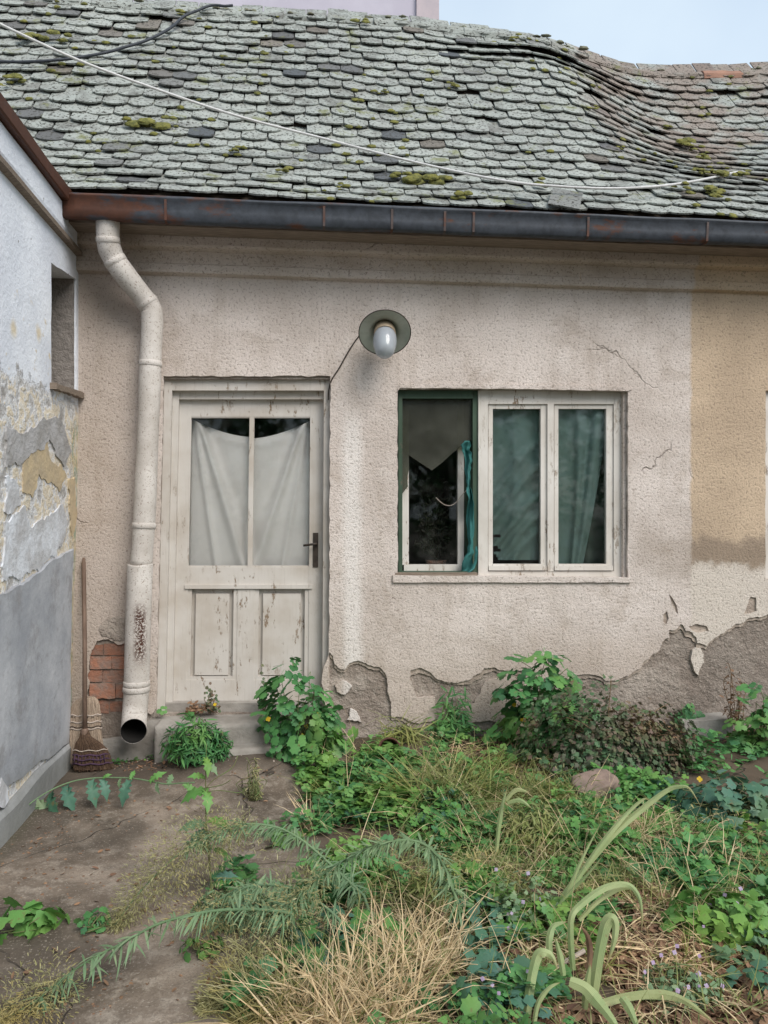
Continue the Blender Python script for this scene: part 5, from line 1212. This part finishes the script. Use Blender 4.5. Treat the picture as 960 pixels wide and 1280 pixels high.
mb = MB(); mb.tube(vp, .0038, 6); child('stem', mb.mesh('stem'), M['l_horse'], vine)
for (px, py, tx, ty, sz, mat) in [(113, 974, 122, 1020, .15, 'l_blue'), (128, 973, 135, 995, .12, 'l_blue'), (160, 974, 152, 1008, .14, 'l_blue'), (186, 976, 192, 955, .10, 'l_bright'), (163, 973, 165, 960, .06, 'l_bright'), (128, 972, 132, 957, .05, 'l_bright'), (210, 980, 220, 968, .08, 'l_horse'), (195, 977, 198, 998, .07, 'l_horse'), (80, 981, 95, 1022, .16, 'l_blue'), (60, 990, 80, 1025, .15, 'l_blue'), (45, 1000, 70, 1018, .13, 'l_horse'), (30, 1012, 60, 1012, .13, 'l_horse'), (20, 1024, 5, 1040, .10, 'l_blue'), (30, 1020, 45, 1028, .08, 'l_horse'), (75, 1010, 105, 1010, .12, 'l_blue'), (230, 979, 250, 985, .09, 'l_bright'), (150, 973, 143, 985, .05, 'l_horse')]:
    a, b = P(px, py, 3.88), P(tx, ty, 3.83); put_leaf(vine, T_ARR, mat, frame(Vector((r.gauss(0, .3), -.7, .6)), b - a) * sz * .9, a, r)

# ---- strap-leaved iris
iris = empty('strap_leaf_plant', tuple(G(720, 1262)), 'strap leaved plant with long pale arching leaves at the bottom', 'plant')
def strap(pts, wd, mat, fold=.42, d0=None, root=iris):
    wd *= .74
    sp = smooth_path([P(*p) for p in pts], 9); n = len(sp); mb = MB(); side = []
    for i in range(n):
        t = (sp[min(i + 1, n - 1)] - sp[max(i - 1, 0)]).normalized(); view = (sp[i] - Vector((0, -D, EYE))).normalized(); s_ = t.cross(view * .75 + Vector((.35, .0, -.45))); side.append(s_)
    wds = [wd * (1 + .06 * math.sin(t * 17)) * (1.0 if t < .45 else max(.03, 1 - ((t - .45) / .55) ** 1.5)) * (.75 + .25 * min(1, t * 4)) for t in [i / (n - 1) for i in range(n)]]
    mb.strip(sp, wds, side, 0, fold); me = mb.mesh('leaf', False)
    nv = len(me.vertices); me.attributes['tint'].data.foreach_set('value', np.repeat(np.linspace(0, 1, n), 3)); ac = me.attributes.new('across', 'FLOAT', 'POINT'); ac.data.foreach_set('value', np.tile([-1., 0., 1.], n))
    return child('leaf', me, M[mat], root)
strap([(690, 1140, 2.75), (712, 1108, 2.78), (742, 1071, 2.8), (770, 1039, 2.82), (802, 1011, 2.84), (833, 988, 2.84), (850, 983, 2.82), (862, 986, 2.8), (876, 1008, 2.77)], .031, 'l_iris')
strap([(704, 1122, 2.76), (725, 1093, 2.78), (746, 1062, 2.8), (768, 1034, 2.82), (788, 1012, 2.84), (804, 999, 2.84), (810, 1000, 2.83)], .027, 'l_iris')
strap([(696, 1135, 2.7), (707, 1118, 2.7), (722, 1085, 2.72), (735, 1058, 2.74), (752, 1027, 2.76)], .018, 'l_iris')
strap([(698, 1132, 2.68), (711, 1116, 2.68), (735, 1092, 2.66), (754, 1069, 2.64)], .016, 'l_iris')
strap([(716, 1213, 2.31), (713, 1175, 2.33), (714, 1146, 2.35), (726, 1130, 2.37), (754, 1110, 2.39), (782, 1105, 2.39), (797, 1118, 2.37), (802, 1140, 2.35), (802, 1166, 2.33)], .029, 'l_iris')
strap([(724, 1150, 2.39), (745, 1128, 2.41), (770, 1112, 2.43), (792, 1110, 2.41), (800, 1125, 2.39)], .022, 'l_iris_y')
strap([(738, 1255, 2.22), (742, 1232, 2.23), (748, 1192, 2.25), (756, 1156, 2.27), (764, 1147, 2.27), (769, 1158, 2.26), (766, 1182, 2.24), (756, 1212, 2.22)], .046, 'l_iris', .42)
strap([(730, 1262, 2.21), (733, 1230, 2.22), (738, 1205, 2.23)], .030, 'l_iris')
strap([(655, 1295, 2.15), (661, 1240, 2.19), (670, 1197, 2.23), (680, 1190, 2.23), (690, 1196, 2.23), (697, 1212, 2.21)], .040, 'l_iris')
strap([(666, 1290, 2.13), (672, 1255, 2.16), (686, 1235, 2.17), (700, 1228, 2.17)], .02, 'l_iris')
strap([(712, 1226, 2.21), (730, 1234, 2.19), (745, 1250, 2.16), (765, 1275, 2.11), (775, 1292, 2.09)], .046, 'l_iris')
strap([(776, 1246, 2.19), (786, 1260, 2.16), (800, 1292, 2.11)], .034, 'l_iris')
strap([(745, 1256, 2.21), (780, 1246, 2.23), (817, 1242, 2.23), (845, 1246, 2.21), (870, 1260, 2.17), (900, 1285, 2.13)], .034, 'l_iris_y')
strap([(687, 1195, 2.31), (686, 1174, 2.33), (692, 1157, 2.35), (709, 1152, 2.35)], .030, 'l_iris')
strap([(704, 1220, 2.27), (700, 1196, 2.29), (694, 1172, 2.31)], .026, 'l_iris')
strap([(735, 1215, 2.31), (737, 1190, 2.33), (734, 1170, 2.35), (726, 1158, 2.36)], .026, 'l_dead')
strap([(820, 1248, 2.25), (800, 1243, 2.26), (770, 1245, 2.25)], .026, 'l_iris')
strap([(620, 1065, 3.0), (623, 1035, 3.02), (628, 1005, 3.05), (634, 985, 3.07)], .026, 'l_iris')
strap([(632, 1000, 3.0), (645, 987, 3.0), (662, 991, 2.98)], .024, 'l_iris_y')
strap([(634, 1003, 3.0), (650, 1000, 2.98), (664, 1010, 2.95)], .022, 'l_iris')
# a bare white stick caught between the leaves
mb = MB(); mb.tube([P(668, 1238, 2.40), P(700, 1206, 2.42), P(731, 1188, 2.44)], .007, 6); tag(link('stick', mb.mesh('stick'), M['cord_pale']), 'bare pale stick lying through the strap leaves', 'stick')

# ---- dry grass clumps
def grass_clump(label, c, rx, ry, n, L0, L1, mat, seed, lean_=(0, 0), spread=.6, name='dry_grass_clump', wd=1.0):
    r = random.Random(seed); root = empty(name, tuple(c), label, 'grass', 'dry grass clumps'); mb = MB(); acc = {}
    for i in range(n):
        a = r.uniform(0, 6.283); t = r.random() ** .5; x, y = c[0] + math.cos(a) * rx * t, c[1] + math.sin(a) * ry * t
        az = math.atan2(math.sin(a) * ry * t + lean_[1] + r.gauss(0, spread * .7), math.cos(a) * rx * t + lean_[0] + r.gauss(0, spread * .7)); el = r.uniform(.05, 1.25)
        m3 = rfr(r, az, el, r.uniform(L0, L1), .5); m3 = m3 * np.array([[wd, 1, 1]])
        acc.setdefault(r.randrange(3), []).append((m3, (x, y, gz(x, y)), r.random()))
    for k, l in acc.items(): mb.scatter(T_BLA[k][0], T_BLA[k][1], [q[0] for q in l], [q[1] for q in l], [q[2] for q in l])
    tag(child('blade', mb.mesh('blade'), M[mat], root), kind='stuff')
    sb = MB(); acc = []
    for i in range(n // 14):              # bent straw stalks with bristly ears
        a = r.uniform(0, 6.283); x, y = c[0] + math.cos(a) * rx * r.random(), c[1] + math.sin(a) * ry * r.random(); b = Vector((x, y, gz(x, y))); L_ = r.uniform(L0, L1) * 1.25
        az = r.uniform(0, 6.283); tip = b + Vector((math.cos(az) * L_ * .55 + lean_[0] * .6, math.sin(az) * L_ * .4 + lean_[1] * .5, L_ * r.uniform(.35, .85))); mid = b.lerp(tip, .55) + Vector((0, 0, L_ * .16))
        sp = smooth_path([b, mid, tip], 3); sb.tube(sp, .0012, 4, r.random(), False)
        for q in range(7):
            f = r.uniform(.8, 1); k = min(len(sp) - 2, int(f * (len(sp) - 1))); acc.append((frame(Vector((r.gauss(0, 1), r.gauss(0, 1), 1)), (sp[-1] - sp[-2]).normalized() + Vector((r.gauss(0, .3), r.gauss(0, .3), r.gauss(0, .3)))) * r.uniform(.02, .05), tuple(sp[k]), r.random()))
    sb.scatter(T_BLA[2][0], T_BLA[2][1], [q[0] for q in acc], [q[1] for q in acc], [q[2] for q in acc])
    tag(child('stalk', sb.mesh('stalk'), M[mat], root), kind='stuff'); return root
grass_clump('big straw coloured dry grass clump in front at the bottom', G(440, 1290), .21, .17, 1000, .12, .32, 'l_straw', 301, (.06, -.02), 1.3, wd=.8)
grass_clump('dry grass standing behind the big straw clump', G(510, 1225), .16, .12, 520, .12, .30, 'l_straw', 302, (.08, -.02), 1.3, wd=.8)
grass_clump('green grass growing up through the front straw', G(450, 1250), .24, .18, 420, .10, .26, 'l_olive', 309, (.04, -.03), 1.2, wd=.8)
grass_clump('mound of matted hay below the blue green columbine', G(800, 1062), .26, .16, 700, .08, .18, 'l_straw', 303, (.12, -.08), wd=.7)
grass_clump('pale hay lying behind the strap leaves', G(840, 1100), .24, .12, 260, .10, .22, 'l_straw', 304, (-.10, -.05))
grass_clump('thin dry grass tuft at the edge of the concrete', G(392, 1035), .05, .04, 60, .10, .22, 'l_straw', 305, (-.1, 0))
grass_clump('olive grass tussock beside the reddish stone', G(680, 1005), .20, .14, 900, .08, .22, 'l_olive', 306, (0, -.03))
grass_clump('olive brown seeding grass hanging over the concrete at the bottom', G(335, 1275), .10, .10, 420, .10, .24, 'l_seed', 307, (-.08, -.02))
grass_clump('long arching grass in the middle of the weeds', G(560, 1000), .22, .12, 420, .18, .36, 'l_olive', 308, (.05, -.03))

# ---- what nobody could count: ground cover, litter, grass between the plants
def cover(name, label, T, mat, blobs, seed, hz, size, tilt=(-.4, .7), kind='stuff'):
    r = random.Random(seed); mb = MB(); acc = {}
    for (px, py, rx, ry, n) in blobs:
        for i in range(n):
            a = r.uniform(0, 6.283); t = math.sqrt(r.random()) * (1 + .25 * noise.noise((math.cos(a) * 2, math.sin(a) * 2, px * .1))); qx_, qy_ = px + math.cos(a) * rx * t, py + math.sin(a) * ry * t
            if qy_ < 905: continue
            p = G(qx_, qy_)
            if p.y > -.04: p.y = -.04 - .1 * r.random(); p.z = gz(p.x, p.y)
            dn = noise.noise((p.x * 4, p.y * 4, seed * .37))
            if dn < -.22: continue
            p = p + Vector((0, 0, r.random() ** .8 * hz * (.5 + .9 * (dn + .3))))
            acc.setdefault(r.randrange(len(T)), []).append((rfr(r, r.uniform(0, 6.283), r.uniform(*tilt), size * r.uniform(.55, 1.25), .4), tuple(p), r.random()))
    for k, l in acc.items(): mb.scatter(T[k][0], T[k][1], [q[0] for q in l], [q[1] for q in l], [q[2] for q in l])
    return tag(link(name, mb.mesh(name), M[mat]), label, 'ground cover', kind=kind)
o = cover('weed_cover', 'green lobed weeds covering the bed', T_PAL + T_CEL + T_LAN[:1] + T_CEL[:2], 'l_green', [(450, 985, 75, 45, 1100), (530, 975, 110, 55, 1300), (430, 1030, 40, 30, 260), (610, 940, 60, 25, 350), (590, 1060, 60, 40, 400), (400, 1140, 60, 40, 350), (650, 1230, 70, 45, 500), (900, 950, 60, 25, 300), (770, 960, 100, 20, 250), (560, 1200, 60, 50, 300), (330, 1110, 60, 30, 260), (310, 1250, 25, 30, 120), (700, 1020, 130, 45, 900), (760, 1110, 110, 45, 420), (900, 1120, 70, 60, 420), (600, 1120, 90, 60, 500), (870, 1090, 90, 40, 350), (480, 1120, 110, 50, 700), (560, 1240, 90, 40, 420), (440, 1220, 90, 50, 260), (690, 1130, 110, 50, 420), (390, 1060, 50, 35, 260), (1050, 1090, 100, 90, 900), (1060, 980, 100, 30, 500), (700, 1350, 330, 40, 260)], 401, .10, .055)
o = cover('clover_cover', 'fresh green clover and seedlings among the weeds', T_CLO, 'l_bright', [(420, 975, 55, 25, 260), (470, 1010, 60, 30, 300), (560, 1030, 60, 40, 300), (640, 1080, 70, 50, 380), (740, 1050, 80, 40, 260), (440, 960, 30, 15, 120), (880, 1050, 70, 20, 200), (690, 1170, 80, 40, 160), (420, 1090, 40, 30, 150), (600, 1100, 40, 40, 150), (780, 1000, 80, 25, 220), (820, 1090, 100, 40, 260), (520, 1170, 80, 50, 200)], 402, .10, .045)
o = cover('blue_leaf_cover', 'blue green columbine leaves among the weeds', T_PAL, 'l_blue', [(500, 1010, 90, 35, 180), (610, 1190, 45, 45, 140), (640, 1260, 60, 30, 110), (850, 1010, 60, 20, 90), (930, 1215, 40, 40, 60), (400, 1200, 40, 40, 120)], 403, .09, .05)
o = cover('dead_leaves', 'brown dead leaves and litter lying between the plants', T_DEAD, 'l_dead', [(860, 1200, 130, 100, 3800), (780, 1080, 160, 50, 1100), (560, 960, 120, 40, 500), (690, 1230, 150, 60, 1600), (880, 915, 90, 20, 300), (560, 1130, 150, 60, 800), (1050, 1130, 100, 120, 1200), (390, 905, 50, 8, 60), (500, 1010, 100, 40, 300)], 404, .03, .035, (-.3, .4))
o = cover('dry_thatch', 'dry straw thatch lying among the weeds', T_BLA, 'l_straw', [(790, 1050, 150, 40, 700), (880, 1190, 110, 90, 700), (620, 1010, 130, 50, 500), (600, 1150, 130, 70, 600), (740, 1240, 200, 50, 500), (900, 1060, 80, 30, 400), (470, 1180, 110, 60, 700), (540, 950, 60, 25, 300)], 405, .05, .14, (-.2, .6))
o = cover('grass', 'olive grass growing between the weeds', T_BLA, 'l_olive', [(620, 1010, 140, 60, 3200), (700, 1070, 170, 60, 1800), (560, 1100, 130, 60, 1300), (850, 1100, 120, 50, 900), (650, 1200, 130, 70, 900), (500, 990, 120, 45, 900), (900, 1230, 80, 50, 400), (1050, 1100, 100, 100, 1100), (650, 1340, 330, 50, 900)], 406, .02, .13, (.2, 1.3))
o = cover('dry_stalks', 'thin pale dry stalks sticking out of the weeds', [t_blade(.009, .35), t_blade(.008, .8), t_blade(.010, .1)], 'l_straw', [(600, 1000, 150, 60, 200), (720, 1060, 160, 60, 200), (560, 1120, 140, 70, 200), (850, 1130, 110, 80, 150), (700, 1220, 200, 60, 180), (480, 970, 90, 40, 90)], 409, .03, .26, (.1, 1.2))
o = cover('weed_stems', 'thin arching green stems tangled through the weeds', [t_blade(.012, .9, 6), t_blade(.010, 1.3, 6), t_blade(.012, .4, 5)], 'l_olive', [(600, 1000, 160, 60, 260), (480, 1010, 90, 50, 160), (720, 1060, 170, 60, 260), (860, 1110, 110, 80, 220), (640, 1170, 140, 80, 260), (430, 1120, 80, 50, 140)], 412, .03, .24, (.3, 1.2))
o = cover('fine_seed_weed', 'fine yellowish seeding weed tangled through the bed', T_LAN, 'l_seed', [(640, 1030, 110, 45, 2200), (560, 1110, 80, 50, 1200), (880, 1070, 90, 40, 900), (760, 1110, 90, 50, 900), (300, 1090, 50, 40, 500)], 413, .14, .022, (-.5, 1.2))
o = cover('grit', 'grit and crumbs of plaster lying on the concrete by the wall', [fan([(.5 * math.cos(a), .5 + .5 * math.sin(a)) for a in (0, 1.2, 2.3, 3.6, 5)], -1.2, 0, 0, .5)], 'l_dead', [(190, 950, 75, 14, 260), (60, 1040, 40, 40, 60), (150, 1080, 150, 110, 420), (300, 960, 70, 12, 70), (230, 1180, 130, 80, 260), (100, 1240, 110, 40, 140)], 407, .004, .017, (-.1, .1))
o = cover('plaster_crumbs', 'pale plaster crumbs fallen beside the brooms', [fan([(.5 * math.cos(a), .5 + .5 * math.sin(a)) for a in (0, 1.2, 2.3, 3.6, 5)], -1.2, 0, 0, .5)], 'cord_pale', [(165, 952, 60, 10, 60), (300, 948, 60, 8, 14)], 408, .004, .016, (-.1, .1))

o = cover('moss_fringe', 'green moss and tiny seedlings fringing the foot of the neighbouring wall', T_CLO, 'l_green', [(40, 985, 10, 12, 60)] + [(3 + 10 * k, 1030 - 11 * k, 9, 7, 46) for k in range(9)] + [(150 + 20 * k, 946, 12, 4, 14) for k in range(5)], 410, .02, .022, (-.2, .8))
o = cover('fallen_leaves', 'a few dead leaves and twigs scattered over the bare concrete', T_DEAD, 'l_dead', [(150, 1060, 140, 80, 80), (220, 1200, 120, 70, 40), (80, 1230, 80, 40, 22), (350, 980, 60, 25, 30), (200, 960, 80, 14, 46)], 411, .004, .028, (-.1, .2))
# ---- trees across the yard behind the camera: the windows mirror them
def tree(label, x, y, h, seed):
    r = random.Random(seed); root = empty('tree', (x, y, 0), label, 'tree', 'trees across the yard'); mb = MB()
    mb.tube([(x, y, 0), (x + .1, y, h * .3), (x, y + .1, h * .75)], [.22, .16, .05], 10)
    for k in range(9):
        a = r.uniform(0, 6.28); z = h * r.uniform(.2, .6); mb.tube([(x, y, z), (x + math.cos(a) * h * .16, y + math.sin(a) * h * .16, z + h * .14), (x + math.cos(a) * h * .3, y + math.sin(a) * h * .3, z + h * .2)], [.08, .05, .02], 6)
    child('trunk', mb.mesh('trunk'), M['dark_wood'], root); lb = MB(); ms = []; ls = []; ts = []
    for i in range(3200):
        d = Vector((r.gauss(0, 1), r.gauss(0, 1), r.gauss(0, 1))).normalized() * r.random() ** .4; p = Vector((x, y, h * .5)) + Vector((d.x * h * .42, d.y * h * .36, d.z * h * .50))
        if noise.noise(p * .8) < -.12 or p.z < .3: continue
        ms.append(rfr(r, r.uniform(0, 6.28), r.uniform(-.6, .6), r.uniform(.25, .45), .6)); ls.append(tuple(p)); ts.append(r.random())
    lb.scatter(T_PAL[0][0], T_PAL[0][1], ms, ls, ts); tag(child('crown', lb.mesh('crown'), M['l_green'], root), kind='stuff')
for k, (x, y, h) in enumerate([(-7, -17, 8), (-1.5, -18, 9), (4, -17, 7.5), (9.5, -18, 9), (15, -19, 8)]): tree(['spreading tree standing across the yard, left of the others', 'tall tree standing across the yard opposite the door', 'shorter tree standing across the yard opposite the window', 'tall tree across the yard towards the right', 'leafy tree across the yard, rightmost of its row'][k], x, y, h, 500 + k)
